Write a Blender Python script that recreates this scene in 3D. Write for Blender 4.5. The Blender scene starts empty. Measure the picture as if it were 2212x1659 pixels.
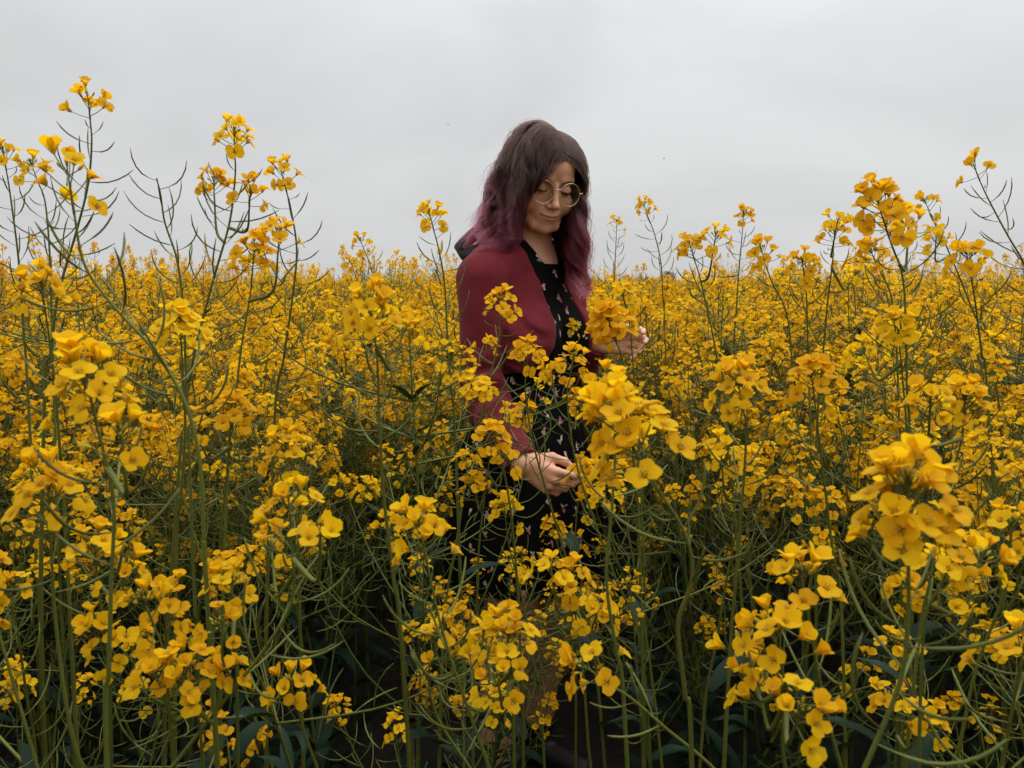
# A woman in a burgundy cardigan standing in a flowering rapeseed field under an overcast sky.
import bpy, math, random
import numpy as np
from mathutils import Matrix, Vector

C = bpy.context.scene.collection
R = math.radians

# ------------------------------------------------------------------ camera
CAM_H, FPX, PITCH = 1.32, 770.0, R(7.33)
cam_data = bpy.data.cameras.new('camera')
cam_data.sensor_width = 36.0
cam_data.lens = FPX / 1024 * 36.0
cam_data.clip_start, cam_data.clip_end = 0.05, 6000
cam_data.dof.use_dof = True
cam_data.dof.focus_distance = 1.6
cam_data.dof.aperture_fstop = 15.0
cam = bpy.data.objects.new('camera', cam_data)
C.objects.link(cam)
cam.location = (0, 0, CAM_H)
cam.rotation_euler = (R(90) - PITCH, 0, 0)
sc = bpy.context.scene
sc.camera = cam

def U(px, py, Y):
    """world point that the camera sees at pixel (px, py) of a 1024 x 768 frame, at distance Y in front of it"""
    a, b = (px - 512) / FPX, (384 - py) / FPX
    dy = math.cos(PITCH) + b * math.sin(PITCH)
    dz = -math.sin(PITCH) + b * math.cos(PITCH)
    return np.array([a / dy * Y, Y, CAM_H + dz / dy * Y])

def V(px, py, Y):
    """same, for coordinates measured on a 2212 x 1659 view"""
    return U(px * 1024 / 2212, py * 1024 / 2212, Y)

# ------------------------------------------------------------------ sky, sun, exposure
SUN_EL, SUN_AZ = R(58), R(70)         # sun above and to the right, behind thick cloud
world = bpy.data.worlds.new('World')
sc.world = world
world.use_nodes = True
nt = world.node_tree
nt.nodes.clear()
N = nt.nodes.new
out = N('ShaderNodeOutputWorld'); bg = N('ShaderNodeBackground')
sky = N('ShaderNodeTexSky'); sky.sky_type = 'NISHITA'; sky.sun_disc = False
sky.sun_elevation, sky.sun_rotation = SUN_EL, SUN_AZ
sky.air_density, sky.dust_density, sky.ozone_density = 1.0, 3.0, 1.0
bw = N('ShaderNodeRGBToBW')
tc = N('ShaderNodeTexCoord'); sep = N('ShaderNodeSeparateXYZ')
nt.links.new(tc.outputs['Generated'], sep.inputs[0])
# overcast dome: brighter overhead than at the horizon
ramp = N('ShaderNodeMapRange'); ramp.inputs['From Min'].default_value = 0.0; ramp.inputs['From Max'].default_value = 1.0
ramp.inputs['To Min'].default_value = 6.05; ramp.inputs['To Max'].default_value = 33.0
zc = N('ShaderNodeMath'); zc.operation = 'MAXIMUM'; zc.inputs[1].default_value = 0.0; nt.links.new(sep.outputs['Z'], zc.inputs[0])
zp = N('ShaderNodeMath'); zp.operation = 'POWER'; zp.inputs[1].default_value = 2.7; nt.links.new(zc.outputs[0], zp.inputs[0])
nt.links.new(zp.outputs[0], ramp.inputs['Value'])
# soft cloud structure, stretched along the horizon
mp = N('ShaderNodeMapping'); mp.inputs['Scale'].default_value = (1.3, 1.3, 3.4)
mp.inputs['Rotation'].default_value = (0.1, 0.18, 0.6)
nt.links.new(tc.outputs['Generated'], mp.inputs['Vector'])
n1 = N('ShaderNodeTexNoise'); n1.inputs['Scale'].default_value = 1.5; n1.inputs['Detail'].default_value = 5; n1.inputs['Roughness'].default_value = 0.5
n1.inputs['Distortion'].default_value = 0.5
nt.links.new(mp.outputs[0], n1.inputs['Vector'])
cl = N('ShaderNodeMapRange'); cl.inputs['From Min'].default_value = 0.34; cl.inputs['From Max'].default_value = 0.66
cl.inputs['To Min'].default_value = 0.89; cl.inputs['To Max'].default_value = 1.08
nt.links.new(n1.outputs['Fac'], cl.inputs['Value'])
# thinner cloud towards the sun's side (right)
sx = N('ShaderNodeMapRange'); sx.inputs['From Min'].default_value = -0.7; sx.inputs['From Max'].default_value = 0.7
sx.inputs['To Min'].default_value = 0.95; sx.inputs['To Max'].default_value = 1.06
nt.links.new(sep.outputs['X'], sx.inputs['Value'])
m1 = N('ShaderNodeMath'); m1.operation = 'MULTIPLY'
nt.links.new(ramp.outputs[0], m1.inputs[0]); nt.links.new(cl.outputs[0], m1.inputs[1])
m2 = N('ShaderNodeMath'); m2.operation = 'MULTIPLY'
nt.links.new(m1.outputs[0], m2.inputs[0]); nt.links.new(sx.outputs[0], m2.inputs[1])
tint = N('ShaderNodeMix'); tint.data_type = 'RGBA'; tint.blend_type = 'MULTIPLY'; tint.inputs['Factor'].default_value = 1.0
tint.inputs['B'].default_value = (0.995, 1.0, 1.005, 1)
nt.links.new(m2.outputs[0], tint.inputs['A'])
# a trace of the clear sky shows through the cloud
mixs = N('ShaderNodeMix'); mixs.data_type = 'RGBA'; mixs.inputs['Factor'].default_value = 0.04
nt.links.new(tint.outputs['Result'], mixs.inputs['A']); nt.links.new(sky.outputs[0], mixs.inputs['B'])
nt.links.new(mixs.outputs['Result'], bg.inputs['Color'])
bg.inputs['Strength'].default_value = 0.11
nt.links.new(bg.outputs[0], out.inputs[0])

sun_d = bpy.data.lights.new('sun', 'SUN'); sun_d.energy = 1.0; sun_d.angle = R(25); sun_d.color = (1.0, 0.96, 0.9)
sun = bpy.data.objects.new('sun', sun_d); C.objects.link(sun)
sun.rotation_euler = (R(90) - SUN_EL, 0, -SUN_AZ + math.pi)
sc.view_settings.view_transform = 'Standard'
sc.view_settings.look = 'None'
sc.view_settings.exposure = 0.0
sc.view_settings.gamma = 1.0
cy = sc.cycles
cy.max_bounces, cy.diffuse_bounces, cy.glossy_bounces, cy.transmission_bounces, cy.transparent_max_bounces = 8, 4, 2, 5, 8
cy.use_denoising = True
cy.use_adaptive_sampling = True
cy.adaptive_threshold = 0.02
cy.caustics_reflective = cy.caustics_refractive = False

# ------------------------------------------------------------------ helpers
def tag(o, label=None, cat=None, group=None, kind=None):
    if label: o['label'] = label
    if cat: o['category'] = cat
    if group: o['group'] = group
    if kind: o['kind'] = kind
    return o

def empty(name, loc):
    o = bpy.data.objects.new(name, None)
    o.empty_display_size = 0.05
    C.objects.link(o)
    o.location = loc
    return o

def link(name, me, parent=None, matrix=None):
    o = bpy.data.objects.new(name, me)
    C.objects.link(o)
    if parent is not None: o.parent = parent
    if matrix is not None: o.matrix_local = matrix
    return o

def mesh_np(name, verts, faces, mats=(), mat_idx=None, smooth=True, cols=None):
    """verts (n,3); faces: (m,4) int array, last index -1 for triangles"""
    me = bpy.data.meshes.new(name)
    verts = np.asarray(verts, np.float32)
    faces = np.asarray(faces, np.int32)
    me.vertices.add(len(verts))
    me.vertices.foreach_set('co', verts.ravel())
    tri = faces[:, 3] < 0
    tot = np.where(tri, 3, 4).astype(np.int32)
    keep = np.ones(faces.shape, bool); keep[tri, 3] = False
    loops = faces[keep]
    me.loops.add(len(loops)); me.loops.foreach_set('vertex_index', loops)
    me.polygons.add(len(faces))
    st = np.concatenate([[0], np.cumsum(tot)[:-1]]).astype(np.int32)
    me.polygons.foreach_set('loop_start', st)
    me.polygons.foreach_set('loop_total', tot)
    if mat_idx is not None: me.polygons.foreach_set('material_index', np.asarray(mat_idx, np.int32))
    me.polygons.foreach_set('use_smooth', np.full(len(faces), smooth))
    for m in mats: me.materials.append(m)
    if cols is not None:
        a = me.color_attributes.new('Col', 'FLOAT_COLOR', 'POINT')
        c4 = np.ones((len(verts), 4), np.float32); c4[:, :3] = cols
        a.data.foreach_set('color', c4.ravel())
    me.update(calc_edges=True)
    return me

class MB:
    """collects pieces into one mesh"""
    def __init__(s): s.v, s.f, s.m, s.n = [], [], [], 0
    def add(s, v, f, m=0):
        v = np.asarray(v, np.float32); f = np.asarray(f, np.int32)
        s.v.append(v); s.f.append(np.where(f >= 0, f + s.n, -1)); s.n += len(v)
        s.m.append(np.full(len(f), m, np.int32) if np.isscalar(m) else np.asarray(m, np.int32))
    def add_mb(s, vfm, M=None, mmap=None):
        v, f, m = vfm
        if M is not None: v = v @ M[:3, :3].T + M[:3, 3]
        s.add(v, f, m if mmap is None else mmap[m])
    def arrays(s):
        if not s.v: return np.zeros((0, 3), np.float32), np.zeros((0, 4), np.int32), np.zeros(0, np.int32)
        return np.concatenate(s.v), np.concatenate(s.f), np.concatenate(s.m)
    def mesh(s, name, mats, smooth=True):
        v, f, m = s.arrays()
        return mesh_np(name, v, f, mats, m, smooth)

def unit(v):
    v = np.asarray(v, float)
    return v / (np.linalg.norm(v) + 1e-12)

def frame_z(z, up=(0.3, 0.2, 0.93)):
    z = unit(z); x = np.cross(up, z)
    if np.linalg.norm(x) < 1e-4: x = np.cross((1, 0, 0), z)
    x = unit(x); y = np.cross(z, x)
    return np.stack([x, y, z], 1)

def mat4(Rm, t, s=1.0):
    M = np.eye(4); M[:3, :3] = Rm * s; M[:3, 3] = t
    return M

def tube(P, rad, sides=5, cap=True):
    """tube along points P (n,3) with radii rad"""
    P = np.asarray(P, float); n = len(P); rad = np.broadcast_to(np.asarray(rad, float), (n,))
    T = np.gradient(P, axis=0)
    T /= np.linalg.norm(T, axis=1)[:, None] + 1e-12
    Fm = frame_z(T[0]); x = Fm[:, 0]
    ang = np.arange(sides) * 2 * np.pi / sides
    vs = []
    for i in range(n):
        x = unit(x - T[i] * np.dot(x, T[i])); y = np.cross(T[i], x)
        vs.append(P[i] + rad[i] * (np.cos(ang)[:, None] * x + np.sin(ang)[:, None] * y))
    v = np.concatenate(vs)
    f = []
    for i in range(n - 1):
        for j in range(sides):
            k = (j + 1) % sides
            f.append((i * sides + j, i * sides + k, (i + 1) * sides + k, (i + 1) * sides + j))
    if cap:
        v = np.concatenate([v, P[-1:]])
        t = len(v) - 1; b = (n - 1) * sides
        for j in range(sides): f.append((b + j, b + (j + 1) % sides, t, -1))
    return v, np.array(f, np.int32)

def bez(pts, n):
    """Catmull-Rom through points"""
    P = np.asarray(pts, float)
    P = np.concatenate([[2 * P[0] - P[1]], P, [2 * P[-1] - P[-2]]])
    m = len(P) - 3
    u = np.linspace(0, m - 1e-6, n); i = u.astype(int); t = (u - i)[:, None]
    a, b, c, d = P[i], P[i + 1], P[i + 2], P[i + 3]
    return 0.5 * (2 * b + (c - a) * t + (2 * a - 5 * b + 4 * c - d) * t ** 2 + (3 * b - a - 3 * c + d) * t ** 3)

def principled(name, color, rough=0.5, **kw):
    m = bpy.data.materials.new(name); m.use_nodes = True
    b = m.node_tree.nodes['Principled BSDF']
    b.inputs['Base Color'].default_value = (*color, 1); b.inputs['Roughness'].default_value = rough
    for k, v in kw.items(): b.inputs[k].default_value = v
    return m, m.node_tree, b
# ------------------------------------------------------------------ ground
m_soil, _t, _b = principled('soil', (0.022, 0.016, 0.010), 0.95)
_nz = _t.nodes.new('ShaderNodeTexNoise'); _nz.inputs['Scale'].default_value = 9; _nz.inputs['Detail'].default_value = 8
_cr = _t.nodes.new('ShaderNodeValToRGB'); _cr.color_ramp.elements[0].color = (0.006, 0.005, 0.0035, 1); _cr.color_ramp.elements[1].color = (0.020, 0.015, 0.010, 1)
_tc = _t.nodes.new('ShaderNodeTexCoord'); _t.links.new(_tc.outputs['Object'], _nz.inputs['Vector'])
_t.links.new(_nz.outputs['Fac'], _cr.inputs[0]); _t.links.new(_cr.outputs[0], _b.inputs['Base Color'])
_bp = _t.nodes.new('ShaderNodeBump'); _bp.inputs['Distance'].default_value = 0.03; _t.links.new(_nz.outputs['Fac'], _bp.inputs['Height']); _t.links.new(_bp.outputs[0], _b.inputs['Normal'])
gx_ = np.concatenate([-np.geomspace(5000, 3, 22), np.linspace(-2.7, 2.7, 30), np.geomspace(3, 5000, 22)])
gy_ = np.concatenate([[-40, -10, -3, -1], np.linspace(0, 6, 34), np.geomspace(6.5, 5000, 22)])
GX, GY = np.meshgrid(gx_, gy_, indexing='ij')
near_ = np.exp(-(GX ** 2 + (GY - 1) ** 2) / 60)
GZ = -0.012 + 0.010 * near_ * (np.sin(GX * 9.1 + GY * 3) * np.sin(GY * 11.3 - GX * 2))
gv = np.stack([GX, GY, GZ], -1).reshape(-1, 3)
g_o = link('ground', mesh_np('ground', gv, np.array([(i * len(gy_) + j, (i + 1) * len(gy_) + j, (i + 1) * len(gy_) + j + 1, i * len(gy_) + j + 1) for i in range(len(gx_) - 1) for j in range(len(gy_) - 1)]), [m_soil]))
tag(g_o, 'dark bare soil under the rapeseed', 'ground', kind='structure')
# ------------------------------------------------------------------ plant materials
def leafy(name, col, rough, trans, var=0.12, tcol=None, spec=0.3):
    m = bpy.data.materials.new(name); m.use_nodes = True
    t = m.node_tree; t.nodes.clear()
    o = t.nodes.new('ShaderNodeOutputMaterial'); b = t.nodes.new('ShaderNodeBsdfPrincipled'); tr = t.nodes.new('ShaderNodeBsdfTranslucent'); mx = t.nodes.new('ShaderNodeMixShader')
    oi = t.nodes.new('ShaderNodeObjectInfo'); tc = t.nodes.new('ShaderNodeTexCoord'); nz = t.nodes.new('ShaderNodeTexNoise'); nz.inputs['Scale'].default_value = 38; nz.inputs['Detail'].default_value = 2
    t.links.new(tc.outputs['Object'], nz.inputs['Vector'])
    a = t.nodes.new('ShaderNodeMath'); a.operation = 'ADD'; t.links.new(oi.outputs['Random'], a.inputs[0]); t.links.new(nz.outputs['Fac'], a.inputs[1])
    mr = t.nodes.new('ShaderNodeMapRange'); mr.inputs['From Min'].default_value = 0.3; mr.inputs['From Max'].default_value = 1.7
    mr.inputs['To Min'].default_value = 1 - var; mr.inputs['To Max'].default_value = 1 + var
    t.links.new(a.outputs[0], mr.inputs['Value'])
    hs = t.nodes.new('ShaderNodeHueSaturation'); hs.inputs['Color'].default_value = (*col, 1); t.links.new(mr.outputs[0], hs.inputs['Value'])
    h2 = t.nodes.new('ShaderNodeMapRange'); h2.inputs['To Min'].default_value = 0.5 - 0.010; h2.inputs['To Max'].default_value = 0.5 + 0.010
    t.links.new(oi.outputs['Random'], h2.inputs['Value']); t.links.new(h2.outputs[0], hs.inputs['Hue'])
    t.links.new(hs.outputs[0], b.inputs['Base Color'])
    if tcol is None: t.links.new(hs.outputs[0], tr.inputs['Color'])
    else: tr.inputs['Color'].default_value = (*tcol, 1)
    b.inputs['Roughness'].default_value = rough; b.inputs['Specular IOR Level'].default_value = spec
    mx.inputs[0].default_value = trans
    t.links.new(b.outputs[0], mx.inputs[1]); t.links.new(tr.outputs[0], mx.inputs[2]); t.links.new(mx.outputs[0], o.inputs[0])
    return m
M_PETAL = leafy('rape_petal', (0.84, 0.51, 0.008), 0.6, 0.58, 0.10, spec=0.10)
M_STEM = leafy('rape_stem', (0.092, 0.108, 0.018), 0.55, 0.0, 0.22)
M_BUD = leafy('rape_bud', (0.40, 0.34, 0.035), 0.5, 0.1, 0.15)
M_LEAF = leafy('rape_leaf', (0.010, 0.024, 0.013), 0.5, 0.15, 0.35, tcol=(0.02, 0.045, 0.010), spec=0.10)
M_ANTH = leafy('rape_stamen', (0.62, 0.36, 0.02), 0.6, 0.0, 0.1)
PM = [M_PETAL, M_STEM, M_BUD, M_LEAF, M_ANTH]
PETAL, STEM, BUD, LEAF, ANTH = range(5)

# ------------------------------------------------------------------ blossoms, buds, pods, leaves
def grid_faces(nu, nv, off=0):
    return np.array([(off + i * nv + j, off + (i + 1) * nv + j, off + (i + 1) * nv + j + 1, off + i * nv + j + 1) for i in range(nu - 1) for j in range(nv - 1)], np.int32)

def petal(rng, nu, nv, opening, droop, az, L=0.0135, W=0.0098):
    u = 1 - (1 - np.linspace(0, 1, nu)) ** 1.35; v = np.linspace(-1, 1, nv)
    # path in the radial plane: up the claw, then bent outwards
    sub = 24; t = np.linspace(0, 1, sub)
    ang = 0.10 + (opening - 0.10) / (1 + np.exp(-(t - 0.36) * 16)) + droop * np.clip(t - 0.55, 0, 1) ** 1.5 * 2.2
    dr = np.sin(ang); dz = np.cos(ang)
    rr = np.concatenate([[0], np.cumsum(dr[:-1])]) * L / (sub - 1) + 0.0008
    zz = np.concatenate([[0], np.cumsum(dz[:-1])]) * L / (sub - 1)
    r = np.interp(u, t, rr); z = np.interp(u, t, zz); a = np.interp(u, t, ang)
    w = W * 0.5 * np.where(u < 0.68, np.maximum(0.13, np.sqrt(np.clip(1 - ((u - 0.68) / 0.40) ** 2, 0, 1))), np.sqrt(np.clip(1 - ((u - 0.68) / 0.33) ** 2, 0.0, 1)))
    w = np.maximum(w, 0.0007)
    U_, V_ = np.meshgrid(np.arange(nu), v, indexing='ij')
    ww = w[U_] * V_
    cup = rng.uniform(-0.0012, 0.0016) * np.clip(u[U_] - 0.3, 0, 1) * V_ ** 2
    cup += rng.normal(0, 0.00035, U_.shape) * np.clip(u[U_] - 0.5, 0, 1) * (nv > 2)
    tipn = 1 - 0.055 * (np.abs(V_) < 0.2) * (u[U_] > 0.95)
    x = (r[U_] * tipn) - np.cos(a[U_]) * cup; zc = z[U_] + np.sin(a[U_]) * cup
    tw = rng.normal(0, 0.12)
    zc = zc + ww * math.sin(tw) * np.clip(u[U_] - 0.3, 0, 1); y = ww * math.cos(tw)
    ca, sa = math.cos(az), math.sin(az)
    P = np.stack([x * ca - y * sa, x * sa + y * ca, zc], -1).reshape(-1, 3)
    return P, grid_faces(nu, nv)

def flower(rng, level, kind='open'):
    """level 2 = close-up, 1 = middle, 0 = far. Axis +z, base at the origin."""
    mb = MB()
    nu, nv = ((9, 7), (6, 3), (4, 2))[level]
    op = {'open': rng.uniform(1.25, 1.6), 'half': rng.uniform(0.55, 0.95), 'old': rng.uniform(1.5, 2.0)}[kind]
    dr = {'open': rng.uniform(0.0, 0.7), 'half': rng.uniform(0.2, 0.9), 'old': rng.uniform(0.5, 1.4)}[kind]
    a0 = rng.uniform(0, 6.28); sc = rng.uniform(0.9, 1.1)
    for k in range(4):
        if kind == 'old' and rng.random() < 0.2: continue
        v, f = petal(rng, nu, nv, op + rng.normal(0, 0.13), dr + rng.normal(0, 0.15), a0 + (k + (0.12 if k % 2 else -0.12)) * math.pi / 2 + rng.normal(0, 0.07), 0.0160 * sc * rng.uniform(0.93, 1.05), 0.0122 * sc * rng.uniform(0.92, 1.06))
        v[:, 2] += 0.0004 * (k % 2)
        mb.add(v, f, PETAL)
    if level >= 1:
        for k in range(6 if level == 2 else 3):                        # stamens round the pistil
            a = a0 + k * 6.283 / (6 if level == 2 else 3) + 0.4; h = 0.0078 if k % 3 else 0.0062
            p0 = np.array([0.0007 * math.cos(a), 0.0007 * math.sin(a), 0.001]); p1 = np.array([0.0022 * math.cos(a), 0.0022 * math.sin(a), h])
            v, f = tube([p0, p0 * 0.4 + p1 * 0.6, p1, p1 + (p1 - p0) * 0.16], [0.0002, 0.0002, 0.00055, 0.0003] if level == 2 else [0.0002, 0.0002, 0.0006, 0.0004], 4 if level == 2 else 3)
            mb.add(v, f, ANTH)
        v, f = tube([(0, 0, 0), (0, 0, 0.005), (0, 0, 0.0086)], [0.0006, 0.0006, 0.0004], 4); mb.add(v, f, BUD)
        for k in range(4):                                            # sepals
            a = a0 + (k + 0.5) * math.pi / 2; d = np.array([math.cos(a), math.sin(a), 0]); s = np.array([-math.sin(a), math.cos(a), 0])
            b = d * 0.0009; m_ = d * 0.0024 + np.array([0, 0, 0.0034]); t_ = d * 0.0044 + np.array([0, 0, 0.0058])
            mb.add([b - s * 0.0006, b + s * 0.0006, m_ + s * 0.0010, m_ - s * 0.0010, t_], [(0, 1, 2, 3), (3, 2, 4, -1)], BUD)
    return mb.arrays()

def bud(L, r, sides=5):
    P = [(0, 0, 0), (0, 0, L * 0.18), (0, 0, L * 0.5), (0, 0, L * 0.82), (0, 0, L)]
    return tube(P, [r * 0.35, r * 0.8, r, r * 0.7, r * 0.15], sides)

def pod_curve(L, bend, ped, n=7):
    """pedicel then pod, in the xz plane, starting along +x and curving up"""
    s = np.linspace(0, 1, n); tot = ped + L
    ang = np.where(s * tot < ped, 0.0, bend * ((s * tot - ped) / L) ** 0.8)
    dx = np.cos(ang); dz = np.sin(ang)
    x = np.concatenate([[0], np.cumsum((dx[1:] + dx[:-1]) / 2)]) * tot / (n - 1); z = np.concatenate([[0], np.cumsum((dz[1:] + dz[:-1]) / 2)]) * tot / (n - 1)
    rad = np.where(s * tot < ped * 0.98, 0.00055, 0.00115) * (1 if L > 0.03 else 0.75)
    rad[-1] *= 0.35
    return np.stack([x, np.zeros(n), z], 1), rad

def leaf(rng, L, W, nu=9, nv=5, lobed=False, fold=0.35, droop=1.0):
    u = 1 - (1 - np.linspace(0, 1, nu)) ** 1.35; v = np.linspace(-1, 1, nv)
    w = W * 0.5 * (0.30 + 0.70 * np.sin(np.pi * np.clip(u * 0.9 + 0.06, 0, 1)) ** 0.8) * np.sqrt(np.clip(1 - u ** 5, 0, 1))
    if lobed: w = w * (1 - 0.55 * (0.5 + 0.5 * np.cos(u * 22)) * np.clip(0.7 - u, 0, 1))
    ang = 0.75 - droop * u ** 1.2 + 0.12 * np.sin(u * 7 + rng.uniform(0, 6))
    x = np.concatenate([[0], np.cumsum(np.cos(ang[:-1]))]) * L / (nu - 1); z = np.concatenate([[0], np.cumsum(np.sin(ang[:-1]))]) * L / (nu - 1)
    U_, V_ = np.meshgrid(np.arange(nu), v, indexing='ij')
    wob = 0.05 * W * np.sin(u[U_] * 17 + rng.uniform(0, 6) + V_ * 2) * np.abs(V_)
    y = w[U_] * V_ * (1 - 0.1 * fold) + 0.06 * L * np.sin(u[U_] * 3 + 1) * rng.uniform(-1, 1)
    zz = z[U_] + fold * np.abs(w[U_] * V_) + wob
    return np.stack([x[U_], y, zz], -1).reshape(-1, 3), grid_faces(nu, nv)

GA = 2.399963
RNG = np.random.default_rng(2024)
FL = {lv: [flower(RNG, lv, k) for k in (['open'] * 5 + ['half'] * 3 + ['old'] * 2)] for lv in (0, 1, 2)}
BUD_G = {2: bud(0.0068, 0.0015, 6), 1: bud(0.0068, 0.0016, 4), 0: bud(0.0070, 0.0018, 3)}

def rotz(a):
    c, s = math.cos(a), math.sin(a)
    return np.array([[c, -s, 0], [s, c, 0], [0, 0, 1.0]])

def head_layout(rng, nfl, nbud, axis=0.04, wide=1.0):
    """blossom and bud positions on a raceme whose axis is +z from its lowest blossom (the origin)"""
    fl, bd, ped = [], [], []
    for i in range(nfl):
        t = (i + rng.uniform(-0.3, 0.3)) / max(nfl - 1, 1); t = min(max(t, 0), 1)
        h = axis * t; a = i * GA + rng.normal(0, 0.25)
        el = 0.15 + 0.95 * t + rng.normal(0, 0.15)
        pl = (0.021 - 0.006 * t) * wide * rng.uniform(0.85, 1.15)
        d0 = np.array([math.cos(a) * math.cos(el), math.sin(a) * math.cos(el), math.sin(el)])
        b0 = np.array([0, 0, h]); m = b0 + d0 * pl * 0.55; e = b0 + d0 * pl + np.array([0, 0, 0.0015])
        ped.append(np.array([b0, m, e]))
        fd = unit(d0 * 0.8 + np.array([0, 0, 0.35 + 0.3 * t]) + rng.normal(0, 0.22, 3))
        if t < 0.3 and rng.random() < 0.4: kind = int(rng.integers(8, 10))
        elif t > 0.8: kind = int(rng.integers(5, 8))
        else: kind = int(rng.integers(0, 6))
        fl.append((e, fd, kind, rng.uniform(0, 6.28)))
    for i in range(nbud):
        t = i / max(nbud - 1, 1); a = i * GA + 1.0
        el = 0.55 + 0.9 * t; pl = 0.010 * (1 - 0.65 * t); h = axis + 0.008 * t
        d0 = np.array([math.cos(a) * math.cos(el), math.sin(a) * math.cos(el), math.sin(el)])
        b0 = np.array([0, 0, h]); e = b0 + d0 * pl
        ped.append(np.array([b0, e]))
        bd.append((e, unit(d0 + np.array([0, 0, 0.35])), (1.05 - 0.5 * t) * rng.uniform(0.85, 1.15)))
    return fl, bd, ped

def head_parts(rng, nfl, nbud, level, axis=0.04, wide=1.0):
    """(stalks+buds as MB, list of (matrix, flower index)) for one raceme"""
    fl, bd, ped = head_layout(rng, nfl, nbud, axis, wide)
    mb = MB()
    mb.add(*tube([(0, 0, -0.002), (0, 0, axis * 0.6), (0, 0, axis + 0.007)], [0.0013, 0.0011, 0.0006], (3, 4, 6)[level]), STEM)
    for p in ped:
        if level == 0 and len(p) == 2: continue
        mb.add(*tube(p if level else p[[0, -1]], 0.00055 if level else 0.0007, (3, 3, 5)[level], False), STEM)
    for e, d, s in bd:
        mb.add_mb((BUD_G[level][0], BUD_G[level][1], np.full(len(BUD_G[level][1]), BUD, np.int32)), mat4(frame_z(d), e, s))
    mats = [(mat4(frame_z(d) @ rotz(r), e - unit(d) * 0.0008, rng.uniform(0.92, 1.08)), k) for e, d, k, r in fl]
    return mb, mats

def head_merged(rng, nfl, nbud, level, axis=0.04, wide=1.0):
    mb, mats = head_parts(rng, nfl, nbud, level, axis, wide)
    for M, k in mats: mb.add_mb(FL[level][k], M)
    return mb.arrays()

HEADS = {lv: [head_merged(RNG, n, b, lv, ax, w) for n, b, ax, w in ((12, 12, .026, 1.2), (16, 14, .034, 1.3), (8, 10, .022, 1.15), (14, 9, .060, 1.3), (7, 14, .016, 1.1), (11, 6, .080, 1.25), (6, 5, .045, 1.3), (18, 14, .036, 1.35))] for lv in (0, 1)}

def pods_on(mb, rng, path, s0, s1, step, level, a0=0.0, short=0.0, lmul=1.0):
    """siliques along a stem path between arc lengths s0 (nearest the tip) and s1, measured from the tip"""
    P = np.asarray(path); seg = np.linalg.norm(np.diff(P, axis=0), axis=1); cum = np.concatenate([[0], np.cumsum(seg)])
    out = []
    s = s0; i = 0
    while s < s1 and s < cum[-1] - 0.02:
        x = np.array([np.interp(s, cum, P[:, k]) for k in range(3)]); x2 = np.array([np.interp(s + 0.01, cum, P[:, k]) for k in range(3)])
        t = unit(x - x2)                                               # towards the tip
        grow = min(1.0, 0.25 + (s - s0) / 0.07) if short else 1.0
        L = rng.uniform(0.040, 0.064) * grow * lmul; ped_ = rng.uniform(0.012, 0.018); el = rng.uniform(0.05, 0.65)
        c, r = pod_curve(L, rng.uniform(0.5, 1.25), ped_, (4, 6, 9)[level])
        Fz = frame_z(t) @ rotz(a0 + i * GA)
        Ry = np.array([[math.cos(el), 0, -math.sin(el)], [0, 1, 0], [math.sin(el), 0, math.cos(el)]])
        Mx = mat4(Fz @ Ry, x)
        v, f = tube(c, r, (3, 3, 5)[level])
        if mb is not None: mb.add_mb((v, f, np.full(len(f), STEM, np.int32)), Mx)
        else: out.append((v, f, Mx))
        s += step * rng.uniform(0.7, 1.3); i += 1
    return out

def hang_down(tip_dir, L, rng): return None

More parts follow.
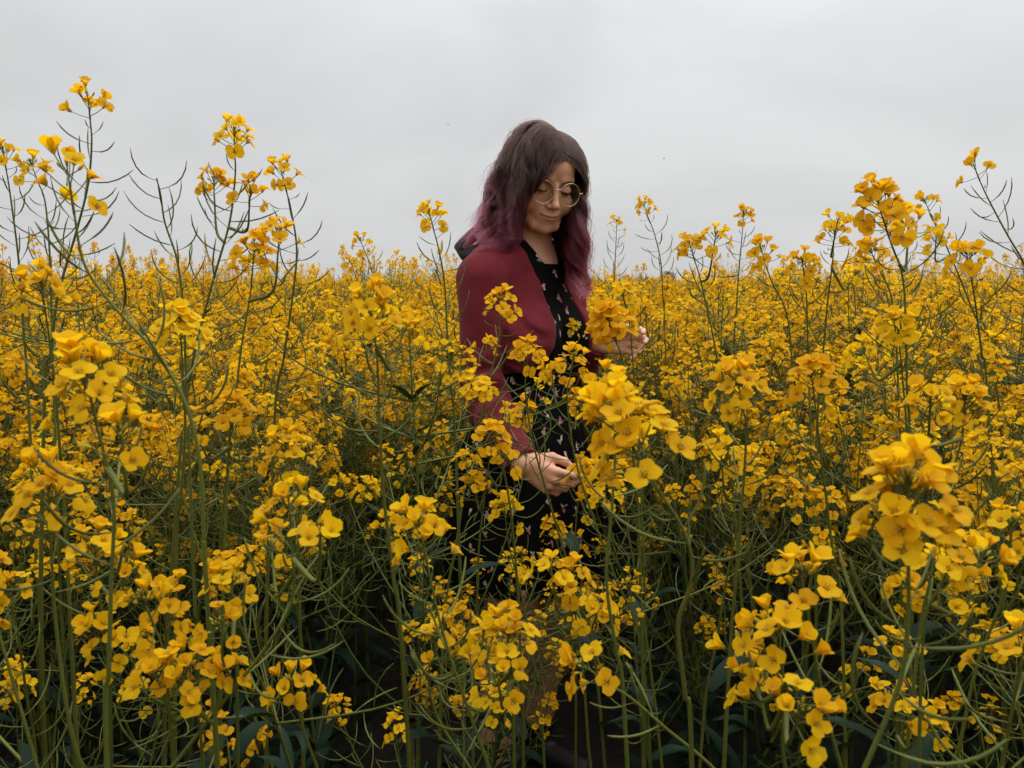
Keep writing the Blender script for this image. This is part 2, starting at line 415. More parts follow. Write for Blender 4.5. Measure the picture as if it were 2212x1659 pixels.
# ------------------------------------------------------------------ prototypes of a whole plant
def plant_proto(rng, level, H=1.15, nbr=6, spread=0.16, leaves=8, nseg=10):
    """returns stem MB (with pods), [(matrix, head index)], [(matrix, leaf MB)] ; base at origin"""
    stem = MB(); heads = []; lvs = []
    lean = rng.normal(0, 0.085, 2)
    knots = [(0, 0, 0), (lean[0] * 0.2, lean[1] * 0.2, H * 0.3), (lean[0] * 0.75 + rng.normal(0, 0.02), lean[1] * 0.75 + rng.normal(0, 0.02), H * 0.66), (lean[0] * 1.3 + rng.normal(0, .01), lean[1] * 1.3, H - 0.03)]
    main = bez(knots, nseg + 4)
    sd = (3, 5, 6)[level]
    stem.add(*tube(main, np.interp(np.linspace(0, 1, len(main)), [0, 0.6, 1], [0.0050, 0.0029, 0.0012]), sd, False), STEM)
    def top(path, nh, pmul=1.0):
        t = unit(path[-1] - path[-2]); t = unit(t + np.array([0, 0, 0.3]))
        heads.append((mat4(frame_z(t) @ rotz(rng.uniform(0, 6)), path[-1], rng.uniform(0.66, 0.86)), nh))
        pods_on(stem, rng, path[::-1], 0.012, rng.uniform(0.10, 0.30) * pmul, 0.0125 if level else 0.016, level, rng.uniform(0, 6), short=1)
    top(main, int(rng.integers(0, 8)), 1.5)
    for b in range(nbr):
        h = H * rng.uniform(0.36, 0.88); k = h / (H - 0.03) * (len(main) - 1); i = int(k)
        p0 = main[i] + (main[min(i + 1, len(main) - 1)] - main[i]) * (k - i)
        a = b * GA + rng.normal(0, 0.3); rr = spread * rng.uniform(0.6, 1.3)
        top_h = H * (rng.uniform(0.78, 0.98) if rng.random() < 0.66 else rng.uniform(0.62, 0.80))
        if top_h < h + 0.08: top_h = h + 0.08
        e = np.array([p0[0] + math.cos(a) * rr, p0[1] + math.sin(a) * rr, top_h])
        m1_ = p0 + (e - p0) * np.array([0.50, 0.50, 0.30])
        m2_ = p0 + (e - p0) * np.array([0.85, 0.85, 0.68])
        br = bez([p0, m1_, m2_, e], nseg)
        stem.add(*tube(br, np.interp(np.linspace(0, 1, nseg), [0, 1], [0.0021, 0.0009]), (3, 4, 5)[level], False), STEM)
        top(br, int(rng.integers(0, 8)))
        if rng.random() < 0.75:
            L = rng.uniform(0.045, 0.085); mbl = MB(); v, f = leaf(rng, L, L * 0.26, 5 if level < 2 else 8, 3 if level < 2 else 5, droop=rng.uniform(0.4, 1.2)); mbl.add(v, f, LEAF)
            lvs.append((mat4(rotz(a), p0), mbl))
    for l in range(leaves):
        h = H * rng.uniform(0.10, 0.70); k = h / (H - 0.03) * (len(main) - 1); i = int(k); p0 = main[i]
        L = rng.uniform(0.07, 0.16) * (1.3 - h / H); mbl = MB()
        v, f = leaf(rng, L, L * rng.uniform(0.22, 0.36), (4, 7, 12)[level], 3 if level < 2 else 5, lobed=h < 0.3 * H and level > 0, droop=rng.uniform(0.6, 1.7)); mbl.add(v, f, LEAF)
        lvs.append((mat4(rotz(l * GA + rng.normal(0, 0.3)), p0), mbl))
    return stem, heads, lvs

def merge_plant(stem, heads, lvs, level):
    mb = MB(); mb.add_mb(stem.arrays())
    for M, k in heads: mb.add_mb(HEADS[level][k], M)
    for M, l in lvs: mb.add_mb(l.arrays(), M)
    return mb

rngp = np.random.default_rng(77)
HEAD_MESH = [mesh_np('flower_head', v, f, PM, m) for v, f, m in HEADS[1]]
PROTO, PROTO_H = [], []
for k in range(15):                        # the last five are sparse, for the open edge near the viewer
    H = 1.12 * rngp.uniform(0.9, 1.08)
    st, hd, lv = plant_proto(rngp, 1, H, int(rngp.integers(13, 20)) if k < 10 else int(rngp.integers(4, 7)), rngp.uniform(0.14, 0.23), int(rngp.integers(15, 21)))
    PROTO.append((st.mesh('stem', PM), [(Matrix(M.tolist()), h) for M, h in hd], [(Matrix(M.tolist()), l.mesh('leaf', PM)) for M, l in lv], merge_plant(st, hd, lv, 1).mesh('rapeseed_plant', PM)))
    PROTO_H.append(H)
PROTO_FAR = []
for k in range(8):
    H = 1.12 * rngp.uniform(0.9, 1.1)
    PROTO_FAR.append(merge_plant(*plant_proto(rngp, 0, H, int(rngp.integers(11, 16)), rngp.uniform(0.14, 0.21), 5, 6), 0).mesh('far_rapeseed', PM))
# ------------------------------------------------------------------ hand-placed plants: the ones the photograph shows one by one
GROUND_USED = []
HERO_PODS = []
rngh = np.random.default_rng(31)
FL_MESH = [mesh_np('blossom', v, f, PM, m) for v, f, m in FL[2]]

def hero(label, d, path, nfl=14, pods=0.14, branches=(), size=0.92, nbud=12, axis=0.036, dlow=None, leaves=3, bare=False, group=None):
    """path: points (2212-pixel view) from the blossom cluster down the stem; d its distance; branches: (cluster point, where it joins the stem as a path fraction, blossoms)"""
    rng = rngh
    nfl = int(round(nfl * (0.92 if d > 0.7 or d < 0.53 else 0.8))); axis = axis * 0.7; n = len(path); ds = np.linspace(d, dlow if dlow else d * 1.04, n)
    pts = [V(x, y, dd) for (x, y), dd in zip(path, ds)]
    t0 = unit(pts[0] - pts[1])
    sh = (axis * 0.5 + 0.004) * size if not bare else 0.0
    while len(pts) > 2 and np.linalg.norm(pts[1] - pts[0]) < sh + 0.02: pts.pop(1)
    pts[0] = pts[0] - unit(pts[0] - pts[1]) * sh
    lastv = unit(pts[-1] - pts[-2]); last = pts[-1]
    z = max(last[2], 0.05)
    base = np.array([last[0] + lastv[0] * 0.30 * z, last[1] + 0.05 * z, 0.0])
    mid = last * 0.5 + base * 0.5 + np.array([lastv[0] * 0.10 * z, 0, 0])
    seg_ = np.linalg.norm(pts[-1] - pts[-2])
    full = bez(pts + [last + lastv * min(seg_, 0.5 * np.linalg.norm(mid - last)), mid, base], 16 + 7 * n)
    seg = np.concatenate([[0], np.cumsum(np.linalg.norm(np.diff(full, axis=0), axis=1))])
    rad = np.interp(seg, [0, 0.05, 0.25, 0.6, 1.3], [0.0009, 0.0013, 0.0019, 0.0029, 0.0050]) * (0.85 + 0.15 * size)
    close = d < 0.82
    lv = 2 if close else 1
    root = empty('rapeseed_plant', base)
    tag(root, label, 'rapeseed plant', group or 'rapeseed plants of the field')
    st = MB(); st.add(*tube(full - base, rad, 8 if close else 6, False), STEM)
    tops = [(full, nfl, pods, size, axis, nbud)]
    for br in branches:
        (cx, cy_), fr, bn = br[:3]; bp_ = br[3] if len(br) > 3 else 0.07
        i = int(fr * (len(full) - 1)); p0 = full[i]
        e = V(cx, cy_, d + rng.uniform(-0.05, 0.05)); e = e - np.array([0, 0, 0.012])
        bpth = bez([e, e * 0.55 + p0 * 0.45 + np.array([(e[0] - p0[0]) * 0.18, 0, -0.02]), p0], 14)
        st.add(*tube(bpth - base, np.linspace(0.0011, 0.0024, 14), 6, False), STEM)
        tops.append((bpth, bn, bp_, size * 0.95, 0.018, 9))
    podlist = []
    for pth, nf, pl, sz, ax, nb in tops:
        if pl > 0:
            pp = pods_on(None if close else st, rng, pth - base, 0.004 if bare else 0.014, pl, 0.0115, lv, rng.uniform(0, 6), short=0 if bare else 1)
            podlist += pp
    so = link('stem', st.mesh('stem', PM), root)
    for v, f, Mx in podlist:
        link('seed_pod', mesh_np('seed_pod', v, f, PM, np.full(len(f), STEM)), root, Matrix(Mx.tolist()))
    if not bare:
        for pth, nf, pl, sz, ax, nb in tops:
            t = unit(pth[0] - pth[2]); t = unit(t + np.array([0, 0, 0.12]))
            M = mat4(frame_z(t) @ rotz(rng.uniform(0, 6)), pth[0] - base, sz)
            if close:
                mb, fl = head_parts(rng, nf, nb, 2, ax, 1.25)
                ho = link('flower_head', mb.mesh('flower_head', PM), root, Matrix(M.tolist()))
                for Mf, k in fl: link('blossom', FL_MESH[k], ho, Matrix(Mf.tolist()))
            else:
                v, f, m = head_merged(rng, nf, nb, 1, ax, 1.2)
                link('flower_head', mesh_np('flower_head', v, f, PM, m), root, Matrix(M.tolist()))
    # leaves low on the stem
    for l in range(leaves):
        zz = rng.uniform(0.15, 0.85); i = int(np.argmin(np.abs(full[:, 2] - zz)))
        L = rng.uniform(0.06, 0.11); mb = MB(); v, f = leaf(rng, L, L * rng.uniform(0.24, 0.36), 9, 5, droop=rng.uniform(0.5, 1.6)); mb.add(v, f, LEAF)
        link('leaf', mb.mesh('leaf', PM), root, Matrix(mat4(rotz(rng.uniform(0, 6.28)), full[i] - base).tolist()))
    GROUND_USED.append(base[:2])
    return root

# silhouettes against the sky, left of the woman
hero('tallest rapeseed plant, at the far left, a small crown of blossoms high above bare pods', 1.10, [(193, 232), (198, 310), (190, 400), (165, 500), (125, 640), (110, 760)], 8, 0.33, size=1.0, nbud=4, axis=0.030)
hero('flowerless rapeseed stem bristling with bare green pods against the sky', 1.15, [(338, 385), (347, 420), (356, 480), (382, 560), (396, 660), (400, 760)], 0, 0.30, bare=True)
hero('tall rapeseed plant with three yellow heads on one stem, right of the bare pod stem', 1.05, [(507, 306), (508, 380), (496, 480), (462, 600), (425, 740), (410, 820)], 13, 0.28, [((462, 405), 0.30, 9, 0.08), ((538, 425), 0.28, 8, 0.05)], nbud=5)
hero('slender rapeseed plant with one tilted yellow head and long bare pods below it', 1.15, [(612, 388), (628, 450), (641, 540), (632, 640), (612, 780)], 10, 0.25, nbud=4)
hero('rapeseed plant with large drooping blossoms and a long stem bowing right across the crop', 0.66, [(150, 410), (168, 480), (182, 570), (240, 655), (335, 760), (400, 870), (432, 1000), (440, 1150)], 10, 0.20, nbud=5, axis=0.045)
hero('rapeseed plant at the left edge with a half cut off yellow head', 1.25, [(10, 345), (22, 420), (40, 560), (50, 700)], 9, 0.22)
hero('rapeseed plant with a small yellow head just right of the left edge', 1.25, [(75, 372), (98, 440), (108, 560), (112, 700)], 9, 0.20)
hero('rapeseed plant with a broad yellow head near the left edge at the skyline', 0.80, [(92, 640), (105, 720), (120, 850), (130, 980)], 14, 0.12)
hero('rapeseed plant with a full yellow head under the three headed tall plant', 0.95, [(548, 560), (540, 640), (520, 760), (505, 900)], 16, 0.12, [((600, 520), 0.2, 7, 0.06)])
hero('lone tall rapeseed plant left of the woman, one yellow head near her bow', 1.28, [(932, 478), (948, 540), (960, 610), (966, 720), (975, 840)], 12, 0.17, nbud=4)
hero('small far rapeseed plant with a yellow head on a thin stem left of centre', 2.1, [(782, 528), (800, 575), (815, 640)], 9, 0.14)
hero('small far rapeseed plant with a flat yellow head, lower of the pair left of centre', 2.0, [(762, 578), (775, 620), (780, 680)], 9, 0.10)
# silhouettes right of the woman
hero('thin rapeseed plant with a tiny yellow head standing above the crop right of the woman', 2.0, [(1394, 452), (1415, 510), (1428, 570), (1432, 640)], 11, 0.24)
hero('thin rapeseed plant with bare pods and a tiny head, nearest the hair ends', 2.3, [(1332, 488), (1330, 540), (1326, 620)], 5, 0.24)
hero('rapeseed plant with a loose double head at the skyline, right of centre', 1.25, [(1495, 545), (1512, 600), (1535, 700), (1550, 780)], 12, 0.12, [((1542, 520), 0.2, 8, 0.06)])
hero('slim upright rapeseed plant with bare pods and one small yellow head right of centre', 2.0, [(1606, 472), (1602, 520), (1595, 600), (1590, 680)], 12, 0.22)
hero('rapeseed plant with a round yellow head leaning left at the skyline', 1.35, [(1648, 555), (1668, 610), (1700, 680), (1712, 800)], 14, 0.12)
hero('rapeseed plant with stacked yellow heads left of the big dense one', 1.30, [(1802, 515), (1798, 570), (1785, 680), (1775, 800)], 11, 0.12, [((1835, 600), 0.2, 7, 0.05), ((1805, 490), 0.1, 5, 0.03)])
hero('rapeseed plant with the biggest densest yellow head on the right skyline', 0.92, [(1905, 468), (1935, 525), (1950, 600), (1957, 720), (1960, 860)], 26, 0.16, [((1962, 505), 0.13, 6, 0.04)], size=1.05, axis=0.062)
hero('rapeseed plant with a middling head on a straight stem under the densest head', 1.15, [(1888, 558), (1925, 640), (1937, 760), (1942, 900)], 14, 0.16)
hero('leaning rapeseed plant at the right edge with a small head and many bare pods', 1.30, [(2108, 372), (2135, 430), (2175, 505), (2215, 575), (2260, 680)], 6, 0.34, nbud=4)
hero('rapeseed plant with a tiny head and leaning pods left of the right edge', 1.45, [(2003, 448), (2030, 500), (2065, 580), (2105, 680)], 6, 0.26, [((2022, 520), 0.3, 10, 0.05)])
hero('rapeseed plant with a loose yellow head near the right edge at the skyline', 1.05, [(2092, 570), (2105, 640), (2120, 760)], 14, 0.12)
hero('rapeseed plant with an open yellow head just over the right skyline', 1.25, [(1735, 580), (1742, 640), (1745, 740)], 12, 0.10)
# in front of the woman
hero('single rapeseed plant in front of the burgundy sleeve, yellow head over the upper arm', 1.15, [(1082, 668), (1076, 740), (1060, 810), (1040, 900), (1010, 1020), (985, 1180)], 13, 0.16, nbud=8)
hero('rapeseed plant with a budding head over the waist of the black dress', 1.12, [(1138, 778), (1135, 850), (1150, 950), (1180, 1060), (1215, 1180), (1250, 1300)], 14, 0.20, nbud=14)
hero('rapeseed plant with two small heads over the lap of the black dress', 1.15, [(1235, 790), (1225, 860), (1240, 980), (1275, 1100), (1330, 1250)], 13, 0.15, [((1195, 815), 0.14, 9, 0.08), ((1245, 880), 0.2, 9, 0.06)])
hero('rapeseed plant with a full head hiding the left wrist of the woman', 1.05, [(1322, 712), (1345, 780), (1362, 900), (1372, 1040)], 27, 0.10, size=1.1)
hero('rapeseed plant with a crowded head above the raised left hand', 1.35, [(1348, 648), (1360, 700), (1370, 820)], 16, 0.10)
hero('rapeseed plant with a loose head in front of the right elbow', 1.10, [(1035, 850), (1062, 910), (1085, 1000), (1105, 1120), (1120, 1300), (1125, 1450)], 15, 0.12, [((1088, 905), 0.12, 4, 0.0)], nbud=8)
hero('rapeseed plant whose loose yellow heads hang in front of the right forearm', 1.05, [(1062, 960), (1050, 1050), (1035, 1180), (1030, 1300)], 14, 0.10, [((1010, 1010), 0.15, 10, 0.05), ((1085, 1000), 0.12, 8, 0.03), ((1030, 1060), 0.2, 10, 0.03)])
hero('rapeseed plant with the head held in the fingers of the right hand', 1.38, [(1258, 1035), (1246, 1110), (1240, 1220), (1242, 1350)], 20, 0.06, [((1275, 1085), 0.08, 9, 0.0)], nbud=10, size=1.0)
hero('rapeseed plant with a tired head below the right hand', 1.15, [(1090, 1110), (1100, 1180), (1130, 1300), (1150, 1420)], 11, 0.10)
# close heads, right half
hero('close rapeseed plant with the large bright yellow head right of the dress', 0.52, [(1360, 960), (1425, 1045), (1478, 1150), (1495, 1250), (1465, 1350), (1480, 1500)], 26, 0.10, nbud=14, axis=0.060, size=1.05)
hero('rapeseed plant with a green budded head directly above the large close one', 0.72, [(1322, 865), (1330, 950), (1322, 1100), (1310, 1250), (1330, 1400)], 14, 0.10, nbud=22, axis=0.045)
hero('closest rapeseed plant with the biggest yellow head and upright buds, lower right', 0.40, [(1962, 1115), (1965, 1215), (1962, 1330), (1945, 1470), (1885, 1620), (1840, 1720)], 27, 0.13, nbud=14, axis=0.052)
hero('close rapeseed plant with broad four petalled blossoms left of the closest head', 0.55, [(1735, 1275), (1755, 1380), (1772, 1480), (1800, 1600), (1830, 1700)], 13, 0.10, nbud=12, axis=0.036)
hero('close rapeseed plant with a tall stack of blossoms at the bottom right', 0.52, [(1680, 1400), (1700, 1500), (1690, 1600), (1705, 1720)], 15, 0.04, [((1625, 1410), 0.12, 3, 0.0), ((1650, 1500), 0.2, 9, 0.0), ((1720, 1535), 0.22, 8, 0.0)], nbud=8, axis=0.05)
hero('rapeseed plant with a loose head under the closest one at the right', 0.60, [(2045, 1235), (2000, 1330), (1990, 1460), (1985, 1640)], 16, 0.08, [((2105, 1225), 0.12, 9, 0.03)], nbud=10)
hero('rapeseed plant with a budding head half cut by the right edge', 0.66, [(2185, 1160), (2170, 1280), (2110, 1440), (2075, 1600)], 14, 0.12)
hero('rapeseed plant with two pale low heads at the bottom right corner', 0.80, [(1925, 1530), (1945, 1640), (1950, 1720)], 11, 0.03, [((1990, 1550), 0.1, 8, 0.0)])
hero('rapeseed plant with wilting blossoms at the lower right edge', 0.50, [(2205, 1440), (2185, 1540), (2160, 1680)], 7, 0.10)
hero('rapeseed plant with a wide round head in the middle of the right half', 0.80, [(1600, 850), (1612, 930), (1605, 1060), (1590, 1250)], 20, 0.12, size=1.05)
hero('rapeseed plant with a bright head beside the wide round one in the right half', 0.85, [(1755, 830), (1765, 910), (1780, 1040), (1800, 1200)], 16, 0.12)
hero('rapeseed plant with a full head by the right edge in the thick of the crop', 0.80, [(2085, 880), (2075, 960), (2040, 1080), (2010, 1250)], 18, 0.12, [((2010, 870), 0.14, 8, 0.06)])
hero('rapeseed plant with a thick straight stem and a head at mid height on the right', 0.95, [(1940, 720), (1948, 800), (1960, 950), (1965, 1150)], 16, 0.14, [((1880, 770), 0.15, 10, 0.06)])
hero('rapeseed plant with a small head low between the dress and the right half', 0.95, [(1610, 1020), (1600, 1100), (1570, 1250), (1545, 1400)], 13, 0.10, [((1560, 980), 0.15, 9, 0.05)])
# close heads, centre bottom and left half
hero('rapeseed plant with loose blossoms low beside the skirt', 0.88, [(1235, 1262), (1245, 1340), (1260, 1460), (1270, 1600)], 12, 0.03, [((1195, 1240), 0.12, 6, 0.0), ((1285, 1320), 0.1, 9, 0.0)])
hero('rapeseed plant with wide open blossoms and drooping buds at bottom centre right', 0.60, [(1290, 1462), (1365, 1510), (1440, 1575), (1520, 1640), (1600, 1720)], 10, 0.06, nbud=8, axis=0.040)
hero('rapeseed plant with a budded crown at bottom centre', 0.66, [(1100, 1395), (1107, 1480), (1110, 1600), (1112, 1720)], 16, 0.03, [((1055, 1400), 0.1, 9, 0.0), ((1080, 1470), 0.16, 6, 0.0)], nbud=18)
hero('rapeseed plant with a ragged head over bare curving pods, left of bottom centre', 0.64, [(912, 1170), (930, 1250), (955, 1360), (1000, 1500), (1050, 1640), (1070, 1720)], 17, 0.18, nbud=14, axis=0.048)
hero('rapeseed plant with a small drooping head low at bottom centre left', 0.75, [(938, 1400), (925, 1470), (950, 1560), (1030, 1680)], 9, 0.06)
hero('rapeseed plant with scattered loose blossoms under a tight head, left half', 0.60, [(628, 1118), (648, 1190), (632, 1290), (580, 1390), (480, 1520), (370, 1660)], 11, 0.16, [((690, 1165), 0.06, 3, 0.0), ((590, 1205), 0.1, 3, 0.0)], nbud=6)
hero('rapeseed plant with a tall loose head in the left half left of the woman', 0.80, [(628, 990), (645, 1070), (645, 1200), (648, 1350)], 16, 0.10, axis=0.055)
hero('close rapeseed plant with a broad fresh head at the left', 0.52, [(195, 855), (235, 950), (245, 1080), (240, 1260), (235, 1450)], 22, 0.12, [((265, 960), 0.1, 4, 0.0)], nbud=14, axis=0.05)
hero('close rapeseed plant with a wide clustered head at the left edge', 0.56, [(105, 1080), (112, 1180), (120, 1340), (150, 1560), (190, 1700)], 22, 0.06, axis=0.05)
hero('rapeseed plant with orange tinged blossoms under the wide clustered left head', 0.70, [(205, 1195), (215, 1290), (235, 1420), (240, 1600)], 13, 0.06, [((262, 1240), 0.1, 8, 0.0)])
hero('rapeseed plant with three single blossoms around a green bud tuft, lower left', 0.62, [(322, 1322), (350, 1400), (365, 1520), (375, 1680)], 5, 0.04, nbud=20)
hero('rapeseed plant with a small head and a green bud tuft below it, lower left', 0.70, [(502, 1282), (508, 1370), (512, 1500), (515, 1680)], 10, 0.04, [((480, 1350), 0.1, 5, 0.0)], nbud=16)
hero('rapeseed plant with a big spray of wide blossoms at the bottom left', 0.60, [(405, 1470), (430, 1560), (440, 1680)], 16, 0.02, [((350, 1470), 0.08, 6, 0.0), ((470, 1475), 0.1, 9, 0.0)], nbud=16)
hero('rapeseed plant with a round separate head at the bottom, left of centre', 0.70, [(632, 1500), (660, 1590), (700, 1700)], 13, 0.02)
hero('rapeseed plant with large blossoms left of the woman near the skyline', 0.72, [(805, 690), (815, 780), (820, 920), (830, 1080), (850, 1250)], 20, 0.12, [((860, 735), 0.08, 5, 0.0)], axis=0.05)
hero('rapeseed plant with a yellow head in the thick crop below the bare pod stem', 0.82, [(390, 720), (395, 800), (400, 930), (390, 1080)], 16, 0.12)
hero('rapeseed plant with a hidden head among the stems in the left half', 0.95, [(500, 900), (495, 990), (480, 1120), (470, 1250)], 16, 0.10, [((430, 930), 0.12, 9, 0.05)])
hero('rapeseed plant with a dull head low at the left edge', 0.80, [(20, 1290), (40, 1380), (60, 1520)], 10, 0.08)
N_HERO = len(GROUND_USED)

# ------------------------------------------------------------------ the crop: every plant near enough to tell apart
def to_px(p):
    dy = p[1]; a = p[0] / dy; b = (p[2] - CAM_H) / dy
    cp, sp = math.cos(PITCH), math.sin(PITCH)
    dep = cp - b * sp
    return 512 + FPX * a / dep, 384 - FPX * (sp + b * cp) / dep

rngf = np.random.default_rng(4)
WXY = np.array([0.045, 1.89])
spots = []
sp_ = 0.185
for i in range(-70, 71):
    for j in range(2, 70):
        x = (i + (0.5 if j % 2 else 0)) * sp_ + rngf.uniform(-0.085, 0.085); y = 0.42 + j * sp_ * 0.9 + rngf.uniform(-0.085, 0.085)
        if abs(x) > 0.80 * y + 1.3 or y < 0.80: continue
        p = np.array([x, y])
        if np.linalg.norm((p - WXY) / [0.30, 0.27]) < 1: continue
        if y < 1.7 and any(np.linalg.norm(p - g) < 0.07 for g in GROUND_USED): continue
        spots.append((x, y))
for i in range(-16, 17):                                      # unseen crop beside and behind the viewer, added to keep low light out
    for j in range(18):
        x = i * 0.23 + rngf.uniform(-0.09, 0.09); y = -3.2 + j * 0.23 + rngf.uniform(-0.09, 0.09)
        if y < 0.80 and math.hypot(x, y) > 0.34 and abs(x) > 0.85 * y + 0.30: spots.append((x, y))
spots.sort(key=lambda s: s[1])

def region(px, y):
    side = ('far left', 'left half', 'left of the woman', 'right of the woman', 'right half', 'far right')[int(np.digitize(px, [170, 340, 500, 690, 860]))]
    dist = ('close to the viewer', 'level with the woman', 'just behind the woman', 'farther back')[int(np.digitize(y, [1.35, 2.1, 3.0]))]
    return side, dist

REGION_LABEL = 'yellow rapeseed plant of the plain crowd, %s, %s'
crop_pts, n_ind = [], 0
for x, y in spots:
    px, _ = to_px((x, y, 1.1)) if y > 0.3 else (-999, 0)
    H = 1.13 + rngf.normal(0, 0.07) + ((0.36 * rngf.random() if rngf.random() < (0.24 if y < 2.6 else 0.25) else 0) + (0.03 if y < 3 else 0.0) if y > 1.6 else 0)
    if 0.79 < y < 1.3:
        if rngf.random() < 0.30: continue
        H -= 0.05 + 0.20 * rngf.random()
    corridor = 425 < px < 672 and y < 1.80
    if corridor:
        top = rngf.uniform(455 if not 480 < px < 600 else 525, 680)                         # low plants only between the viewer and the woman
        Hm = CAM_H - (top - 285) / FPX * y
        if rngf.random() < 0.08 or Hm < 0.26: continue
        H = min(H, Hm)
    cap = rngf.uniform(242, 290) if y < 3.2 else rngf.uniform(238, 290)
    if (570 < px < 705 or 322 < px < 356) and y > 2 and rngf.random() < 0.85: cap = rngf.uniform(272, 292)
    H = min(H, CAM_H - 0.03 + (285 - cap) / FPX * y)
    inside = -70 < px < 1094 and 0.79 < y < 5.2
    if inside and n_ind < 300 - N_HERO:
        n_ind += 1
        k = int(rngf.integers(0, 10)) if y > 1.35 else 10 + int(rngf.integers(0, 5)); s = H / (PROTO_H[k] + 0.02); rz = rngf.uniform(0, 6.28)
        side, dist = region(px, y)
        tl = (*(rngf.normal(0, 0.06 if y > 1.7 else 0.11, 2) if not corridor else rngf.normal(0, 0.02, 2)),)
        if y < 2.3:
            r_ = empty('rapeseed_plant', (x, y, 0))
            st_, hd_, lv_, _m = PROTO[k]
            link('stem', st_, r_)
            for M, h in hd_: link('flower_head', HEAD_MESH[h], r_, M)
            for M, l in lv_: link('leaf', l, r_, M)
        else:
            r_ = link('rapeseed_plant', PROTO[k][3]); r_.location = (x, y, 0)
        r_.rotation_euler = (tl[0], tl[1], rz); r_.scale = (s if s > 0.8 else 0.8, s if s > 0.8 else 0.8, s)
        tag(r_, REGION_LABEL % (side, dist), 'rapeseed plant', 'rapeseed plants %s, %s' % (side, dist))
    else:
        crop_pts.append((x, y, 0, rngf.uniform(0, 6.28), H / 1.12, int(rngf.integers(0, 10)) if y < 7 else 10 + int(rngf.integers(0, 8))))

# ------------------------------------------------------------------ the rest of the field, one mass
def canopy_patch(rng, W, nheads, q):
    """W x W metres of crop: loose blossom heads on stems at canopy height"""
    mb = MB()
    for i in range(nheads):
        x, y = rng.uniform(-W / 2, W / 2, 2); z = 1.04 + rng.normal(0, 0.10) + 0.40 * (rng.random() < 0.08) * rng.random()
        mb.add(*tube([(x + rng.normal(0, .03), y + rng.normal(0, .03), z - 0.55), (x, y, z + 0.02)], [0.004, 0.0022], 3, False), STEM)
        for k in range(q):
            a = rng.uniform(0, 6.28); el = rng.uniform(-0.2, 1.3); r = rng.uniform(0.010, 0.030)
            c = np.array([x + r * math.cos(a), y + r * math.sin(a), z + rng.uniform(-0.02, 0.028)])
            Fm = frame_z((math.cos(a) * math.cos(el), math.sin(a) * math.cos(el), math.sin(el))) @ rotz(rng.uniform(0, 6)); h = rng.uniform(0.0075, 0.0105)
            pv = np.array([(-h, 0, 0.003), (0, -h * 0.8, 0), (h, 0, 0.003), (0, h * 0.8, 0)]) @ Fm.T + c
            mb.add(pv, [(0, 1, 2, 3)], PETAL)
        for k in range(4):
            a = rng.uniform(0, 6.28); h0 = z - rng.uniform(0.05, 0.3)
            mb.add(*tube([(x, y, h0), (x + 0.03 * math.cos(a), y + 0.03 * math.sin(a), h0 + 0.01), (x + 0.045 * math.cos(a), y + 0.045 * math.sin(a), h0 + 0.04)], [0.0012, 0.0015, 0.0006], 3, False), STEM)
    return mb
rngc = np.random.default_rng(8)
PATCH_A = [canopy_patch(rngc, 1.0, 120, 14).mesh('crop_patch', PM) for _ in range(4)]
PATCH_B = []
for _ in range(4):
    mb = MB()
    for i in range(340):
        x, y = rngc.uniform(-1.8, 1.8, 2); z = 1.05 + rngc.normal(0, 0.12) + 0.5 * (rngc.random() < 0.07) * rngc.random()
        for k in range(4):
            c = np.array([x, y, z]) + rngc.normal(0, 0.022, 3); Fm = frame_z(rngc.normal(0, 1, 3) + np.array([0, 0, 1.0])); h = rngc.uniform(0.018, 0.028)
            mb.add(np.array([(-h, 0, 0), (0, -h * .8, 0), (h, 0, 0), (0, h * .8, 0)]) @ Fm.T + c, [(0, 1, 2, 3)], PETAL)
        mb.add(*tube([(x, y, z - 0.5), (x, y, z)], [0.006, 0.004], 3, False), STEM)
    PATCH_B.append(mb.mesh('crop_patch', PM))
for j in range(46):
    y = 13.0 + j * 0.82
    nx = int((0.76 * y + 2.5) / 0.9)
    for i in range(-nx, nx + 1): crop_pts.append((i * 0.9 + rngf.uniform(-.2, .2), y + rngf.uniform(-.2, .2), rngf.normal(0, 0.02), rngf.uniform(0, 6.28), rngf.uniform(0.95, 1.06), 18 + int(rngf.integers(0, 4))))
for j in range(70):
    y = 51.0 + j * 3.0
    nx = int((0.76 * y + 5) / 3.3)
    for i in range(-nx, nx + 1): crop_pts.append((i * 3.3 + rngf.uniform(-.6, .6), y + rngf.uniform(-.6, .6), rngf.normal(0, 0.02), rngf.uniform(0, 6.28), rngf.uniform(0.95, 1.08), 22 + int(rngf.integers(0, 4))))
crop_pts = np.array(crop_pts)
SRC = [p[3] for p in PROTO[:10]] + PROTO_FAR + PATCH_A + PATCH_B
cm = bpy.data.meshes.new('rapeseed_crop'); cm.vertices.add(len(crop_pts)); cm.vertices.foreach_set('co', crop_pts[:, :3].astype(np.float32).ravel())
for nm, ty, colm in (('turn', 'FLOAT', 3), ('grow', 'FLOAT', 4), ('kind', 'INT', 5)):
    at = cm.attributes.new(nm, ty, 'POINT'); at.data.foreach_set('value', crop_pts[:, colm].astype(np.float32 if ty == 'FLOAT' else np.int32))
for m in PM: cm.materials.append(m)
crop = link('rapeseed_crop', cm)
tag(crop, 'mass of yellow rapeseed stretching back to the horizon', 'crop', kind='stuff')
ng = bpy.data.node_groups.new('crop_scatter', 'GeometryNodeTree')
ng.interface.new_socket('Geometry', in_out='INPUT', socket_type='NodeSocketGeometry'); ng.interface.new_socket('Geometry', in_out='OUTPUT', socket_type='NodeSocketGeometry')
nn = ng.nodes.new; gi_ = nn('NodeGroupInput'); go_ = nn('NodeGroupOutput'); jn = nn('GeometryNodeJoinGeometry'); ip = nn('GeometryNodeInstanceOnPoints')
